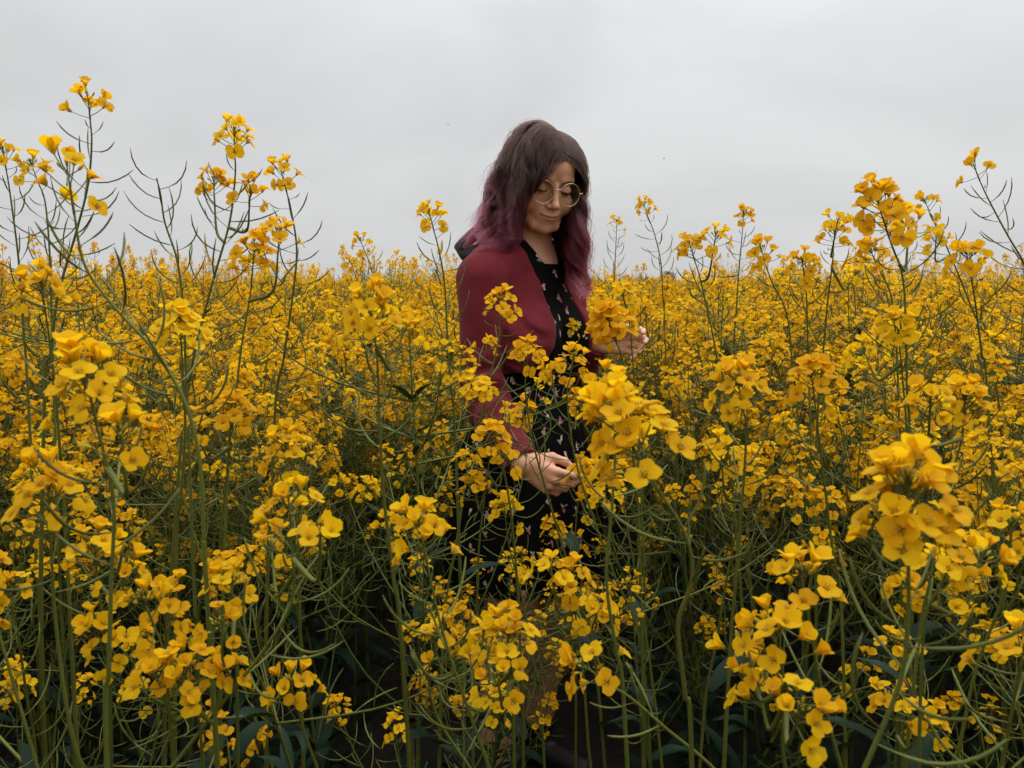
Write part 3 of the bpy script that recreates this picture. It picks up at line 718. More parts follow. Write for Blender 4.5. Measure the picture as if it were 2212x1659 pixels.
for i, me in enumerate(reversed(SRC)):                        # a join lists its inputs last link first
    so_ = bpy.data.objects.new('crop_source', me)
    oi_ = nn('GeometryNodeObjectInfo'); oi_.inputs['Object'].default_value = so_; oi_.inputs['As Instance'].default_value = True
    ng.links.new(oi_.outputs['Geometry'], jn.inputs[0])
def named(nm, ty):
    a = nn('GeometryNodeInputNamedAttribute'); a.data_type = ty; a.inputs['Name'].default_value = nm
    return next(o for o in a.outputs if o.enabled and o.name == 'Attribute')
ng.links.new(gi_.outputs[0], ip.inputs['Points']); ng.links.new(jn.outputs[0], ip.inputs['Instance'])
ip.inputs['Pick Instance'].default_value = True
ng.links.new(named('kind', 'INT'), ip.inputs['Instance Index'])
cb = nn('ShaderNodeCombineXYZ'); ng.links.new(named('turn', 'FLOAT'), cb.inputs['Z']); ng.links.new(cb.outputs[0], ip.inputs['Rotation'])
cs = nn('ShaderNodeCombineXYZ'); gsc = named('grow', 'FLOAT'); ng.links.new(gsc, cs.inputs['Z']); cs.inputs[0].default_value = cs.inputs[1].default_value = 1.0
ng.links.new(cs.outputs[0], ip.inputs['Scale'])
ng.links.new(ip.outputs[0], go_.inputs[0])
md = crop.modifiers.new('scatter', 'NODES'); md.node_group = ng
print('individual plants', n_ind, 'heroes', N_HERO, 'instances', len(crop_pts))
# ------------------------------------------------------------------ far things on the skyline
m_bark, _, _ = principled('bark', (0.06, 0.045, 0.03), 0.9)
m_crown = leafy('tree_leaves', (0.055, 0.085, 0.022), 0.6, 0.25, 0.35, tcol=(0.08, 0.12, 0.02))
m_crown2 = leafy('olive_leaves', (0.14, 0.125, 0.045), 0.6, 0.25, 0.25, tcol=(0.16, 0.15, 0.04))
def far_tree(label, px, top, Y, width, mat, seed, conic=0.0):
    rng = np.random.default_rng(seed)
    b = U(px, 285, Y); Ht = U(px, top, Y)[2]; Wd = width / FPX * Y
    root = empty('tree', (b[0], Y, 0)); tag(root, label, 'tree', 'trees on the skyline')
    tr = MB(); mb = MB()
    tr.add(*tube(bez([(0, 0, -0.1), (0.04 * Wd, 0, Ht * 0.3), (0, 0.03 * Wd, Ht * 0.55), (0, 0, Ht * 0.85)], 9), np.linspace(0.05 * Wd, 0.012 * Wd, 9), 7))
    for k in range(9):
        a = k * GA; h0 = Ht * rng.uniform(0.25, 0.6); r = Wd * 0.4 * rng.uniform(0.6, 1)
        tr.add(*tube(bez([(0, 0, h0), (r * .5 * math.cos(a), r * .5 * math.sin(a), h0 + Ht * 0.12), (r * math.cos(a), r * math.sin(a), h0 + Ht * 0.3)], 6), np.linspace(0.018 * Wd, 0.006 * Wd, 6), 5))
    for k in range(46):
        a = rng.uniform(0, 6.28); hz = rng.uniform(0.22, 1.0)
        rmax = Wd * 0.5 * (math.sin(math.pi * min(max(hz * 0.9, 0.12), 1)) ** 0.7 * (1 - conic) + conic * (1.05 - hz))
        r = rmax * rng.uniform(0.2, 1) ** 0.6; c = np.array([r * math.cos(a), r * math.sin(a), Ht * hz * 0.95])
        cr_ = Wd * rng.uniform(0.07, 0.13)
        for q in range(46):
            d = unit(rng.normal(0, 1, 3)); p = c + d * cr_ * rng.uniform(0.3, 1.1); s = Wd * rng.uniform(0.012, 0.026)
            Fm = frame_z(d + rng.normal(0, 0.6, 3)) @ rotz(rng.uniform(0, 6))
            mb.add(np.array([(-s, 0, 0), (0, -s * .6, s * .2), (s, 0, 0), (0, s * .6, s * .2)]) @ Fm.T + p, [(0, 1, 2, 3)], 0)
    link('trunk', tr.mesh('trunk', [m_bark]), root); link('crown', mb.mesh('crown', [mat], smooth=False), root)
far_tree('dark green tree low on the skyline directly behind the chest of the woman', 591, 283 - 5, 240, 26, m_crown, 1)
far_tree('small green bush like tree on the skyline, first of three right of the woman', 625, 283 - 8, 230, 15, m_crown, 2)
far_tree('wide dark green tree on the skyline, middle of three right of the woman', 645, 283 - 6, 235, 30, m_crown, 3, 0.4)
far_tree('green tree with an upright crown on the skyline, tallest of three right of the woman', 667, 283 - 12, 235, 24, m_crown, 4, 0.5)
far_tree('round olive tree on the skyline behind the biggest flower head at the right', 907, 265, 300, 28, m_crown2, 5)
# radio tower
m_conc, _, _ = principled('concrete', (0.22, 0.22, 0.23), 0.8)
def lathe(prof, n=20):
    prof = np.asarray(prof, float); a = np.arange(n) * 2 * np.pi / n
    v = np.stack([prof[:, 0][:, None] * np.cos(a), prof[:, 0][:, None] * np.sin(a), np.repeat(prof[:, 1][:, None], n, 1)], -1).reshape(-1, 3)
    f = [(i * n + j, i * n + (j + 1) % n, (i + 1) * n + (j + 1) % n, (i + 1) * n + j) for i in range(len(prof) - 1) for j in range(n)]
    return v, np.array(f)
tw = empty('radio_tower', (U(339, 285, 3000)[0], 3000, 0)); tag(tw, 'slim grey radio tower with a round pod, tiny on the skyline at the left', 'tower')
mb = MB(); mb.add(*lathe([(2.4, 0), (1.7, 18), (1.5, 27), (0.05, 27.01)])); link('shaft', mb.mesh('shaft', [m_conc]), tw)
mb = MB(); mb.add(*lathe([(1.5, 2.0), (4.2, 3.4), (5.4, 4.4), (5.4, 5.6), (3.6, 6.6), (1.5, 7.4)])); link('pod', mb.mesh('pod', [m_conc]), tw)
mb = MB(); mb.add(*lathe([(1.3, 27), (1.2, 31), (0.5, 31.2), (0.35, 36), (0.02, 36.5)])); link('antenna', mb.mesh('antenna', [m_conc]), tw)
# insects in the air
m_fly, _, _ = principled('insect_black', (0.02, 0.018, 0.016), 0.4)
m_wing = bpy.data.materials.new('insect_wing'); m_wing.use_nodes = True
_n = m_wing.node_tree; _n.nodes['Principled BSDF'].inputs['Base Color'].default_value = (0.25, 0.24, 0.22, 1); _n.nodes['Principled BSDF'].inputs['Alpha'].default_value = 0.5
def insect(label, px, py, Y, rz, s):
    p = U(px, py, Y); root = empty('flying_insect', p); root.rotation_euler = (0.2, 0.1, rz); tag(root, label, 'insect', 'insects in the air')
    mb = MB()
    mb.add(*tube(bez([(-0.0034, 0, 0), (-0.002, 0, 0.0002), (0, 0, 0.0004), (0.0016, 0, 0.0002), (0.0030, 0, 0)], 12) * s, np.interp(np.linspace(0, 1, 12), [0, .3, .5, .6, .8, 1], [.0003, .0011, .0008, .0011, .0009, .0003]) * s, 8))
    body_ = link('body', mb.mesh('body', [m_fly]), root)
    for sg in (1, -1):
        t = np.linspace(0, 2 * np.pi, 13)[:-1]
        v = np.stack([-0.001 + 0.0012 * np.sin(t) * 1.0, sg * (0.0024 + 0.0022 * np.cos(t)), 0.0012 + 0.0004 * np.cos(t)], 1) * s
        v = np.concatenate([[v.mean(0)], v]); w = MB(); w.add(v, [(0, 1 + i, 1 + (i + 1) % 12, -1) for i in range(12)])
        link('wing', w.mesh('wing', [m_wing]), root)
insect('tiny dark insect flying left of the head of the woman', 448, 125, 1.9, 0.8, 0.75)
insect('tiny dark insect flying in the open sky right of the head of the woman', 664, 158.5, 1.9, -0.5, 0.8)
# ------------------------------------------------------------------ implicit surfaces, meshed with surface nets
def smin(a, b, k):
    h = np.clip(0.5 + 0.5 * (b - a) / k, 0, 1)
    return b + (a - b) * h - k * h * (1 - h)
def smax(a, b, k): return -smin(-a, -b, k)
def ell(p, c, r):
    q = (p - np.asarray(c)) ; r = np.asarray(r)
    k0 = np.linalg.norm(q / r, axis=1); k1 = np.linalg.norm(q / (r * r), axis=1)
    return k0 * (k0 - 1.0) / np.maximum(k1, 1e-9)
def cone(p, a, b, ra, rb):
    a = np.asarray(a, float); b = np.asarray(b, float); ba = b - a
    h = np.clip(((p - a) @ ba) / (ba @ ba), 0, 1)
    return np.linalg.norm(p - a - h[:, None] * ba, axis=1) - (ra + (rb - ra) * h)
def sph(p, c, r): return np.linalg.norm(p - np.asarray(c), axis=1) - r

def surface_net(f, lo, hi, h, B=8, iters=1):
    lo = np.asarray(lo, float); hi = np.asarray(hi, float)
    nb = np.ceil((hi - lo) / (h * B)).astype(int)
    gi = np.stack(np.meshgrid(*[np.arange(n) for n in nb], indexing='ij'), -1).reshape(-1, 3)
    cen = lo + (gi + 0.5) * h * B
    d = np.concatenate([f(c) for c in np.array_split(cen, max(1, len(cen) // 200000))])
    gi = gi[np.abs(d) < h * B * 1.15]
    loc = np.stack(np.meshgrid(*[np.arange(B + 1)] * 3, indexing='ij'), -1).reshape(-1, 3)
    dims = nb * B + 2
    keys, verts, edges = [], [], []
    corner = np.array([(i, j, k) for i in (0, 1) for j in (0, 1) for k in (0, 1)])
    prs = [(a, b) for a in range(8) for b in range(a + 1, 8) if np.abs(corner[a] - corner[b]).sum() == 1]
    mul = np.array([dims[1] * dims[2], dims[2], 1], np.int64)
    for ch in np.array_split(gi, max(1, len(gi) // 300)):
        if not len(ch): continue
        G = (ch[:, None, :] * B + loc[None])
        S = f((lo + G.reshape(-1, 3) * h)).reshape(len(ch), B + 1, B + 1, B + 1)
        neg = S < 0
        cs = np.stack([neg[:, c[0]:B + c[0], c[1]:B + c[1], c[2]:B + c[2]] for c in corner], -1)
        act = cs.any(-1) & ~cs.all(-1)
        bi, i, j, k = np.nonzero(act)
        if not len(bi): continue
        val = np.stack([S[bi, i + c[0], j + c[1], k + c[2]] for c in corner], -1)
        acc = np.zeros((len(bi), 3)); cnt = np.zeros(len(bi))
        for a, b in prs:
            va, vb = val[:, a], val[:, b]
            m = (va < 0) != (vb < 0)
            t = np.where(m, va / np.where(m, va - vb, 1), 0)
            acc += np.where(m[:, None], corner[a] + t[:, None] * (corner[b] - corner[a]), 0); cnt += m
        cell = ch[bi] * B + np.stack([i, j, k], 1)
        verts.append(lo + (cell + acc / cnt[:, None]) * h)
        keys.append(cell @ mul)
        for ax in range(3):
            c = [0, 0, 0]; c[ax] = 1; q = c[0] * 4 + c[1] * 2 + c[2]
            m = (val[:, 0] < 0) != (val[:, q] < 0)
            edges.append((ax, cell[m], val[m, 0] < 0))
    V_ = np.concatenate(verts); K = np.concatenate(keys)
    o = np.argsort(K); K = K[o]; V_ = V_[o]
    F = []
    for ax, cell, inside in edges:
        u = np.eye(3, dtype=int)[(ax + 1) % 3]; w = np.eye(3, dtype=int)[(ax + 2) % 3]
        ids, ok = [], np.ones(len(cell), bool)
        for dd in (-u - w, -w, 0 * u, -u):
            kk = (cell + dd) @ mul
            s = np.minimum(np.searchsorted(K, kk), len(K) - 1)
            ok &= K[s] == kk; ids.append(s)
        q = np.stack(ids, 1)[ok]; ins = inside[ok]
        q[~ins] = q[~ins][:, ::-1]
        F.append(q)
    F = np.concatenate(F)
    e = h * 0.3
    tet = np.array([(1, -1, -1), (-1, -1, 1), (-1, 1, -1), (1, 1, 1)], float)
    for _ in range(iters):
        g = np.zeros_like(V_); d = 0
        for k in tet:
            v = f(V_ + k * e); g += k * v[:, None]; d = d + v / 4
        g /= 4 * e
        st = d / np.maximum((g * g).sum(1), 0.2)
        V_ = V_ - np.clip(st, -h, h)[:, None] * g * 0.9
    return V_, F

def hash_noise(p, seed=0):
    """smooth value noise in 3D, about -1..1"""
    p = np.asarray(p); i = np.floor(p).astype(np.int64); fr = p - i; fr = fr * fr * (3 - 2 * fr)
    o = np.zeros(len(p))
    for c in range(8):
        dx, dy, dz = c >> 2, (c >> 1) & 1, c & 1
        n = (i[:, 0] + dx) * 374761393 + (i[:, 1] + dy) * 668265263 + (i[:, 2] + dz) * 2147483647 + seed * 1274126177
        n = (n ^ (n >> 13)) * 1274126177; n = (n ^ (n >> 16)) & 0xffff
        w = np.where(dx, fr[:, 0], 1 - fr[:, 0]) * np.where(dy, fr[:, 1], 1 - fr[:, 1]) * np.where(dz, fr[:, 2], 1 - fr[:, 2])
        o += w * (n / 32767.5 - 1)
    return o

# ------------------------------------------------------------------ pose
up3 = np.array([0, 0, 1.0])
YAW = R(52)
ft = np.array([math.sin(YAW), -math.cos(YAW), 0]); rt = np.array([-math.cos(YAW), -math.sin(YAW), 0])
NB = U(526, 252, 1.91)                                   # base of the neck
def T(s, f_, z): return NB + rt * s + ft * f_ + up3 * z    # torso frame: to her right, forward, up
TR = np.stack([rt, ft, up3], 1)
# head
hy, hp, hr = R(24), R(20), R(3.5)
f0 = np.array([math.sin(hy), -math.cos(hy), 0]); r0 = np.array([-math.cos(hy), -math.sin(hy), 0])
f1 = f0 * math.cos(hp) - up3 * math.sin(hp); u1 = up3 * math.cos(hp) + f0 * math.sin(hp)
r1 = r0 * math.cos(hr) + u1 * math.sin(hr); u2 = u1 * math.cos(hr) - r0 * math.sin(hr)
HR = np.stack([r1, f1, u2], 1)                            # columns: her right, face forward, up
EYE = U(554.5, 188.0, 1.79)
HC = EYE - f1 * 0.080                                      # head centre at eye level between the ears
def HL(p): return (p - HC) @ HR * 1000.0                   # world -> head millimetres
def HW(q): return HC + (np.asarray(q, float) / 1000.0) @ HR.T

shR, elR, wrR = T(0.162, -0.005, -0.068), U(484, 396, 1.77), U(522, 463, 1.64)
shL, elL, wrL = T(-0.166, -0.005, -0.062), T(-0.20, 0.0, -0.35), U(597, 341, 1.93)

def hand_frame(w, fwd, thumb_up, left):
    X = unit(fwd); Yv = unit(thumb_up - X * np.dot(thumb_up, X)); Z = np.cross(X, Yv)
    return w, np.stack([X, Yv, -Z if left else Z], 1)
hfR = hand_frame(wrR, np.array([0.80, -0.30, -0.42]), np.array([0.30, -0.22, 0.9]), False)
hfL = hand_frame(wrL, np.array([0.84, -0.36, 0.06]), np.array([-0.25, -0.15, 1.0]), True)

def finger_chains(flex, tflex):
    """joint positions in the hand frame (m): x along the fingers, y to the thumb side, z to the back of the hand"""
    out = []
    base = [(0.088, 0.029, 0.0), (0.092, 0.008, 0.003), (0.087, -0.013, 0.001), (0.079, -0.031, -0.003)]
    ln = [(0.041, 0.025, 0.020), (0.045, 0.028, 0.021), (0.041, 0.026, 0.021), (0.032, 0.020, 0.018)]
    spread = [0.07, 0.01, -0.05, -0.12]
    rad = [(0.0092, 0.0082, 0.0074, 0.0060), (0.0095, 0.0084, 0.0076, 0.0062), (0.0090, 0.0080, 0.0072, 0.0059), (0.0080, 0.0070, 0.0063, 0.0052)]
    for k in range(4):
        p = np.array(base[k]); a = 0.0; pts = [p]
        for j in range(3):
            a += flex[k][j]
            d = np.array([math.cos(a) * math.cos(spread[k]), math.sin(spread[k]) * math.cos(a), -math.sin(a)])
            p = p + d * ln[k][j]; pts.append(p)
        out.append((pts, rad[k]))
    out.append(([np.array(q) for q in tflex], (0.0135, 0.0112, 0.0098, 0.0072)))
    return out
thumbR = [(0.022, 0.022, -0.010), (0.056, 0.044, -0.020), (0.086, 0.046, -0.030), (0.110, 0.040, -0.036)]
thumbL = [(0.022, 0.022, -0.010), (0.052, 0.046, -0.024), (0.080, 0.052, -0.036), (0.102, 0.048, -0.044)]
chR = finger_chains([(0.55, 0.70, 0.40), (0.68, 0.80, 0.45), (0.80, 0.85, 0.50), (0.72, 0.80, 0.45)], thumbR)
chL = finger_chains([(0.36, 0.62, 0.40), (0.42, 0.66, 0.42), (0.50, 0.70, 0.42), (0.60, 0.70, 0.45)], thumbL)

HS = 0.91                                        # hand size
def sd_hand(p, hf, ch):
    q = (p - hf[0]) @ hf[1] / HS
    d = cone(q, (-0.002, 0, 0), (0.012, 0, 0), 0.024, 0.022)
    for y, x1, z1 in ((0.026, 0.084, -0.001), (0.008, 0.088, 0.002), (-0.012, 0.083, 0.0), (-0.028, 0.075, -0.004)):
        d = smin(d, cone(q, (0.012, y * 0.55, -0.003), (x1, y, z1), 0.0155, 0.0115), 0.010)
    d = smin(d, cone(q, (0.02, 0.014, -0.012), (0.055, 0.030, -0.016), 0.014, 0.013), 0.012)
    d = smin(d, cone(q, (0.02, -0.016, -0.012), (0.06, -0.024, -0.010), 0.013, 0.012), 0.012)
    for i, (pts, rad) in enumerate(ch):
        f = None
        for j in range(3):
            c = cone(q, pts[j], pts[j + 1], rad[j], rad[j + 1])
            f = c if f is None else smin(f, c, 0.002)
            if j: f = smin(f, sph(q, pts[j], rad[j] * 1.06), 0.003)      # knuckle
        d = smin(d, f, 0.006 if i < 4 else 0.010)
    return d * HS

def face_warp(q):
    q = q.copy(); z = q[:, 2]
    q[:, 2] = np.where(z < 0, z / 0.97, z)
    return q

def sd_head(q):
    """q in head millimetres (x to her right, y forward, z up; 0 at eye level between the ears)"""
    q = face_warp(q)
    ax = np.abs(q[:, 0]); m = q.copy(); m[:, 0] = ax
    d = ell(q, (0, -6, 36), (72, 82, 78))
    d = smin(d, ell(q, (0, 38, 36), (58, 50, 50)), 18)
    d = smin(d, ell(q, (0, 30, -34), (57, 53, 66)), 18)
    d = smin(d, cone(m, (53, 8, -52), (25, 64, -92), 18, 16), 18)                     # jaw
    d = smin(d, ell(q, (0, 74, -97), (17, 15, 15)), 14)                             # chin
    d = smin(d, ell(m, (42, 55, -40), (26, 25, 27)), 13)                              # cheek
    d = smin(d, ell(q, (0, 70, -66), (30, 24, 27)), 12)                              # mouth mound
    d = smin(d, cone(m, (16, 80, 17), (46, 66, 17), 6, 7), 14)                         # brow
    d = smax(d, -ell(m, (31, 94, -4), (17, 13, 13)), 9)                              # eye socket
    d = smin(d, ell(m, (32, 70, -5), (15.5, 14.5, 13.5)), 3.5)                          # closed-down lids over the eyeball
    d = smin(d, cone(q, (0, 84, 6), (0, 101, -34), 6.5, 8.0), 8)                      # nose
    d = smin(d, ell(q, (0, 102, -37), (9.2, 10.5, 9)), 5)
    d = smin(d, ell(m, (10.5, 92, -41), (6.5, 9, 6.5)), 4)
    d = smax(d, -ell(m, (6, 96, -50), (3.6, 6, 4)), 3)
    d = smax(d, -cone(q, (0, 97, -52), (0, 98, -58), 1.8, 2.2), 3)                   # philtrum
    lipz = lambda x: -67.5 + 0.0080 * x * x
    # lips: built over x with a smile
    zz = lipz(ax)
    prof = np.clip(1 - (ax / 27.0) ** 2, 0, 1)
    yl = 94.0 - 0.017 * ax ** 2
    up_ = np.sqrt((q[:, 1] - yl + 3.5) ** 2 + (q[:, 2] - zz - 2.8) ** 2 + np.maximum(ax - 24, 0) ** 2) - (1.5 + 3.6 * np.sqrt(prof))
    lo_ = np.sqrt((q[:, 1] - yl + 4.0) ** 2 + (q[:, 2] - zz + 3.9) ** 2 + np.maximum(ax - 22, 0) ** 2) - (1.2 + 4.6 * np.sqrt(prof))
    d = smin(d, up_, 3.0); d = smin(d, lo_, 3.0)
    seam = np.sqrt((q[:, 1] - yl - 2) ** 2 * 0.12 + (q[:, 2] - zz) ** 2 + np.maximum(ax - 26, 0) ** 2) - 1.1
    d = smax(d, -seam, 1.6)
    d = smax(d, -sph(m, (29.5, 85.5, -60.5), 3.0), 4)                                 # smile dimples
    d = smin(d, ell(m, (72, -8, -12), (6, 14, 26)), 4)                               # ears
    return d

def sd_arm(p, s, e, w):
    d = cone(p, s, e, 0.050, 0.040)
    d = smin(d, cone(p, e, e + (w - e) * 0.35, 0.039, 0.037), 0.02)
    d = smin(d, cone(p, e + (w - e) * 0.3, w, 0.040, 0.026), 0.02)
    return d

def sd_torso(p):
    q = (p - NB) @ TR
    m = q.copy(); m[:, 0] = np.abs(m[:, 0])
    d = ell(q, (0, 0.0, -0.17), (0.145, 0.105, 0.20))
    d = smin(d, cone(m, (0.03, -0.022, 0.004), (0.15, -0.01, -0.058), 0.052, 0.048), 0.045)    # shoulders
    d = smin(d, ell(m, (0.075, 0.066, -0.205), (0.072, 0.066, 0.078)), 0.03)               # bust
    d = smin(d, ell(q, (0, 0.0, -0.36), (0.128, 0.108, 0.14)), 0.05)
    d = smin(d, ell(q, (0, 0.0, -0.53), (0.172, 0.135, 0.15)), 0.06)
    d = smin(d, ell(m, (0.075, -0.06, -0.56), (0.09, 0.085, 0.10)), 0.04)
    return d

kneeR, ankR = T(0.125, 0.06, -0.93), T(0.13, 0.0, -1.31)
kneeL, ankL = T(-0.09, 0.03, -0.93), T(-0.10, -0.03, -1.31)
def sd_legs(p):
    d = None
    for hp_, kn, an in ((T(0.085, 0, -0.60), kneeR, ankR), (T(-0.085, 0, -0.60), kneeL, ankL)):
        c = cone(p, hp_, kn, 0.092, 0.058)
        mid = kn + (an - kn) * 0.3 - ft * 0.015
        c = smin(c, cone(p, kn, mid, 0.055, 0.055), 0.02)
        c = smin(c, cone(p, mid, an, 0.054, 0.036), 0.02)
        toe = an + ft * 0.15; toe[2] = 0.03; heel = an - ft * 0.03; heel[2] = 0.035
        c = smin(c, cone(p, heel, toe, 0.036, 0.028), 0.03)
        d = c if d is None else np.minimum(d, c)
    return d

neck_top = HW((0, -18, -50))
def sd_neck(p):
    a, b = NB + up3 * -0.02 + ft * -0.01, neck_top
    d = cone(p, a, b, 0.060, 0.054)
    d = smin(d, cone(p, T(0.015, 0.045, -0.035), T(0.09, 0.035, -0.02), 0.013, 0.011), 0.015)       # collar bones
    d = smin(d, cone(p, T(-0.015, 0.045, -0.035), T(-0.09, 0.035, -0.02), 0.013, 0.011), 0.015)
    return d

def near(p, c, r, fn):
    """fn only where p is within r of c, else a safe bound"""
    dc = np.linalg.norm(p - c, axis=1)
    d = dc - r * 0.72
    m = dc < r
    if m.any(): d[m] = fn(p[m])
    return d

headc = HW((0, 10, -5))
def sd_body(p):
    d = near(p, headc, 0.24, lambda x: sd_head(HL(x)) / 1000.0)
    d = smin(d, sd_neck(p), 0.022)
    d = smin(d, sd_torso(p), 0.035)
    d = smin(d, sd_arm(p, shR, elR, wrR), 0.006)
    d = smin(d, sd_arm(p, shL, elL, wrL), 0.006)
    d = smin(d, sd_legs(p), 0.04)
    for hf, ch, w in ((hfR, chR, wrR), (hfL, chL, wrL)):
        d = smin(d, near(p, w + hf[1][:, 0] * 0.07, 0.24, lambda x: sd_hand(x, hf, ch)), 0.008)
    return d

# ------------------------------------------------------------------ clothing volumes
def open_half(z):
    return np.interp(z, [-0.40, -0.31, -0.28, -0.255, -0.225, -0.18, -0.12, -0.07, -0.02, 0.05], [0.20, 0.155, 0.118, 0.092, 0.076, 0.066, 0.057, 0.062, 0.078, 0.092])
def sd_cardigan(p):
    q = (p - NB) @ TR; s = q[:, 0]; f_ = q[:, 1]; z = q[:, 2]
    t = smin(sd_torso(p), sd_neck(p), 0.035)
    wob = hash_noise(p * 28, 3) * 0.0022 + hash_noise(p * 60, 4) * 0.0008
    # tension folds under the arm and over the bust
    wob += 0.0034 * np.sin(z * 150 + f_ * 60 + 2 * hash_noise(p * 12, 5)) * np.clip((np.abs(s) - 0.07) / 0.06, 0, 1) * np.clip((-z - 0.1) / 0.08, 0, 1)
    t = t - 0.0095 - wob
    hem = -0.315
    t = smax(t, hem - z - 0.012 * np.cos(s * 9), 0.004)
    front = np.where(f_ > -0.035, open_half(z) - np.abs(s), -1.0)
    front = np.maximum(front, -1.0)
    t = smax(t, front, 0.005)
    t = smax(t, -(np.linalg.norm((q - np.array([0, 0.0, 0.03])) * np.array([1, 1, 0.8]), axis=1) - 0.072), 0.006)
    d = t
    for s_, e, w in ((shR, elR, wrR), (shL, elL, wrL)):
        a = sd_arm(p, s_, e, w)
        ba = w - e; L = np.linalg.norm(ba); x = ((p - e) @ ba) / L
        bu = e - s_; Lu = np.linalg.norm(bu); xu = ((p - s_) @ bu) / Lu
        rip = 0.0050 * np.sin(x * 95 + 3.0 * hash_noise(p * 16, 6)) * np.clip(1 - np.abs(x - 0.02) / 0.10, 0, 1)
        rip += 0.0034 * np.sin(xu * 80 + 4.0 * hash_noise(p * 11, 7)) * np.clip(1 - np.abs(xu - Lu * 0.85) / 0.12, 0, 1)
        rip += 0.0018 * hash_noise(p * 26, 8) + 0.0020 * np.sin(x * 130 + 2 * hash_noise(p * 20, 9)) * np.clip((x - L * 0.65) / 0.08, 0, 1)
        a = a - 0.0085 - rip - 0.003 * np.clip((x - L * 0.75) / 0.05, 0, 1)
        a = smax(a, x - (L - 0.004), 0.003)
        a = smax(a, -(z + 0.42), 0.003) if False else a
        groove = 0.0030 * np.exp(-((a - t) / 0.014) ** 2) * np.clip((-z - 0.10) / 0.04, 0, 1)      # crease where the sleeve leaves the side
        d = smin(d, a, 0.010) + groove
    return d

def sd_dress(p):
    q = (p - NB) @ TR; s = q[:, 0]; f_ = q[:, 1]; z = q[:, 2]
    t = smin(sd_torso(p), sd_neck(p), 0.035) - 0.0045 - hash_noise(p * 22, 11) * 0.0015 * np.clip((-z - 0.25) / 0.1, 0, 1)
    nl = z + 0.030 + 0.10 * np.clip(np.abs(f_ - 0.3) - 0.3, 0, 1)          # square neckline in front, a little lower behind
    strap = np.maximum(0.030 + 0.55 * np.clip(z + 0.03, 0, 0.06) - np.abs(s), np.abs(s) - 0.105)
    top = np.minimum(nl, np.maximum(strap, z - 0.06))
    t = smax(t, top, 0.004)
    t = smax(t, -0.60 - z, 0.01)
    # skirt: gathered below the waist, flaring to the hem
    ang = np.arctan2(f_, s); k = np.clip((-z - 0.33) / 0.40, 0, 1)
    rr = 0.124 + 0.10 * k ** 0.8 + (0.009 * np.sin(ang * 11 + 1.5 * np.sin(ang * 3 + 1)) + 0.005 * np.sin(ang * 19 + 2)) * k
    rad = np.sqrt(s ** 2 + (f_ / 0.84) ** 2)
    sk = (rad - rr) * 0.85
    sk = smax(sk, z + 0.33, 0.01); sk = smax(sk, -0.80 - z + 0.006 * np.sin(ang * 11), 0.003)
    inner = (rad - rr + 0.012) * 0.85
    sk = smax(sk, -smax(inner, z + 0.45, 0.01), 0.004)
    return smin(t, sk, 0.015)

# ------------------------------------------------------------------ materials of the person
def attr_mat(name, rough, sss=0.0, sheen=0.0, bump=None, spec=0.5):
    m, nt, b = principled(name, (0.5, 0.5, 0.5), rough)
    a = nt.nodes.new('ShaderNodeAttribute'); a.attribute_name = 'Col'
    nt.links.new(a.outputs['Color'], b.inputs['Base Color'])
    b.inputs['Specular IOR Level'].default_value = spec
    if sss:
        b.inputs['Subsurface Weight'].default_value = sss
        b.inputs['Subsurface Radius'].default_value = (0.012, 0.005, 0.003); b.inputs['Subsurface Scale'].default_value = 0.6
    if sheen: b.inputs['Sheen Weight'].default_value = sheen
    if bump:
        sc_, st = bump
        t = nt.nodes.new('ShaderNodeTexNoise'); t.inputs['Scale'].default_value = sc_; t.inputs['Detail'].default_value = 4
        g = nt.nodes.new('ShaderNodeTexCoord'); nt.links.new(g.outputs['Object'], t.inputs['Vector'])
        bp = nt.nodes.new('ShaderNodeBump'); bp.inputs['Strength'].default_value = st; bp.inputs['Distance'].default_value = 0.001
        nt.links.new(t.outputs['Fac'], bp.inputs['Height']); nt.links.new(bp.outputs[0], b.inputs['Normal'])
    return m
m_skin = attr_mat('skin', 0.48, sss=0.25, bump=(420, 0.25), spec=0.4)
m_knit = attr_mat('burgundy_knit', 0.9, sheen=0.06, bump=(700, 0.22), spec=0.08)
m_print = attr_mat('black_floral_cloth', 0.75, sheen=0.0, bump=(500, 0.3), spec=0.06)
m_black, _, _ = principled('black_ribbon', (0.004, 0.004, 0.005), 0.9)
m_wire, _, _ = principled('gold_wire', (0.80, 0.66, 0.52), 0.22, Metallic=1.0)
m_lens = bpy.data.materials.new('clear_lens'); m_lens.use_nodes = True
_n = m_lens.node_tree; _n.nodes.clear()
_o = _n.nodes.new('ShaderNodeOutputMaterial'); _t = _n.nodes.new('ShaderNodeBsdfTransparent'); _g = _n.nodes.new('ShaderNodeBsdfGlossy')
_t.inputs['Color'].default_value = (0.96, 0.96, 0.96, 1); _g.inputs['Roughness'].default_value = 0.02
_f = _n.nodes.new('ShaderNodeFresnel'); _f.inputs['IOR'].default_value = 1.4; _mx = _n.nodes.new('ShaderNodeMixShader')
_mx.inputs[0].default_value = 0.025; _n.links.new(_t.outputs[0], _mx.inputs[1]); _n.links.new(_g.outputs[0], _mx.inputs[2]); _n.links.new(_mx.outputs[0], _o.inputs[0])

# ------------------------------------------------------------------ body mesh
body_lo = np.array([min(NB[0], wrL[0]) - 0.36, 1.36, -0.01]); body_hi = np.array([wrL[0] + 0.24, 2.36, HC[2] + 0.18])
VOX = 0.0022
bv, bf = surface_net(sd_body, body_lo, body_hi, VOX)
bv[:, 2] = np.maximum(bv[:, 2], 0.001)

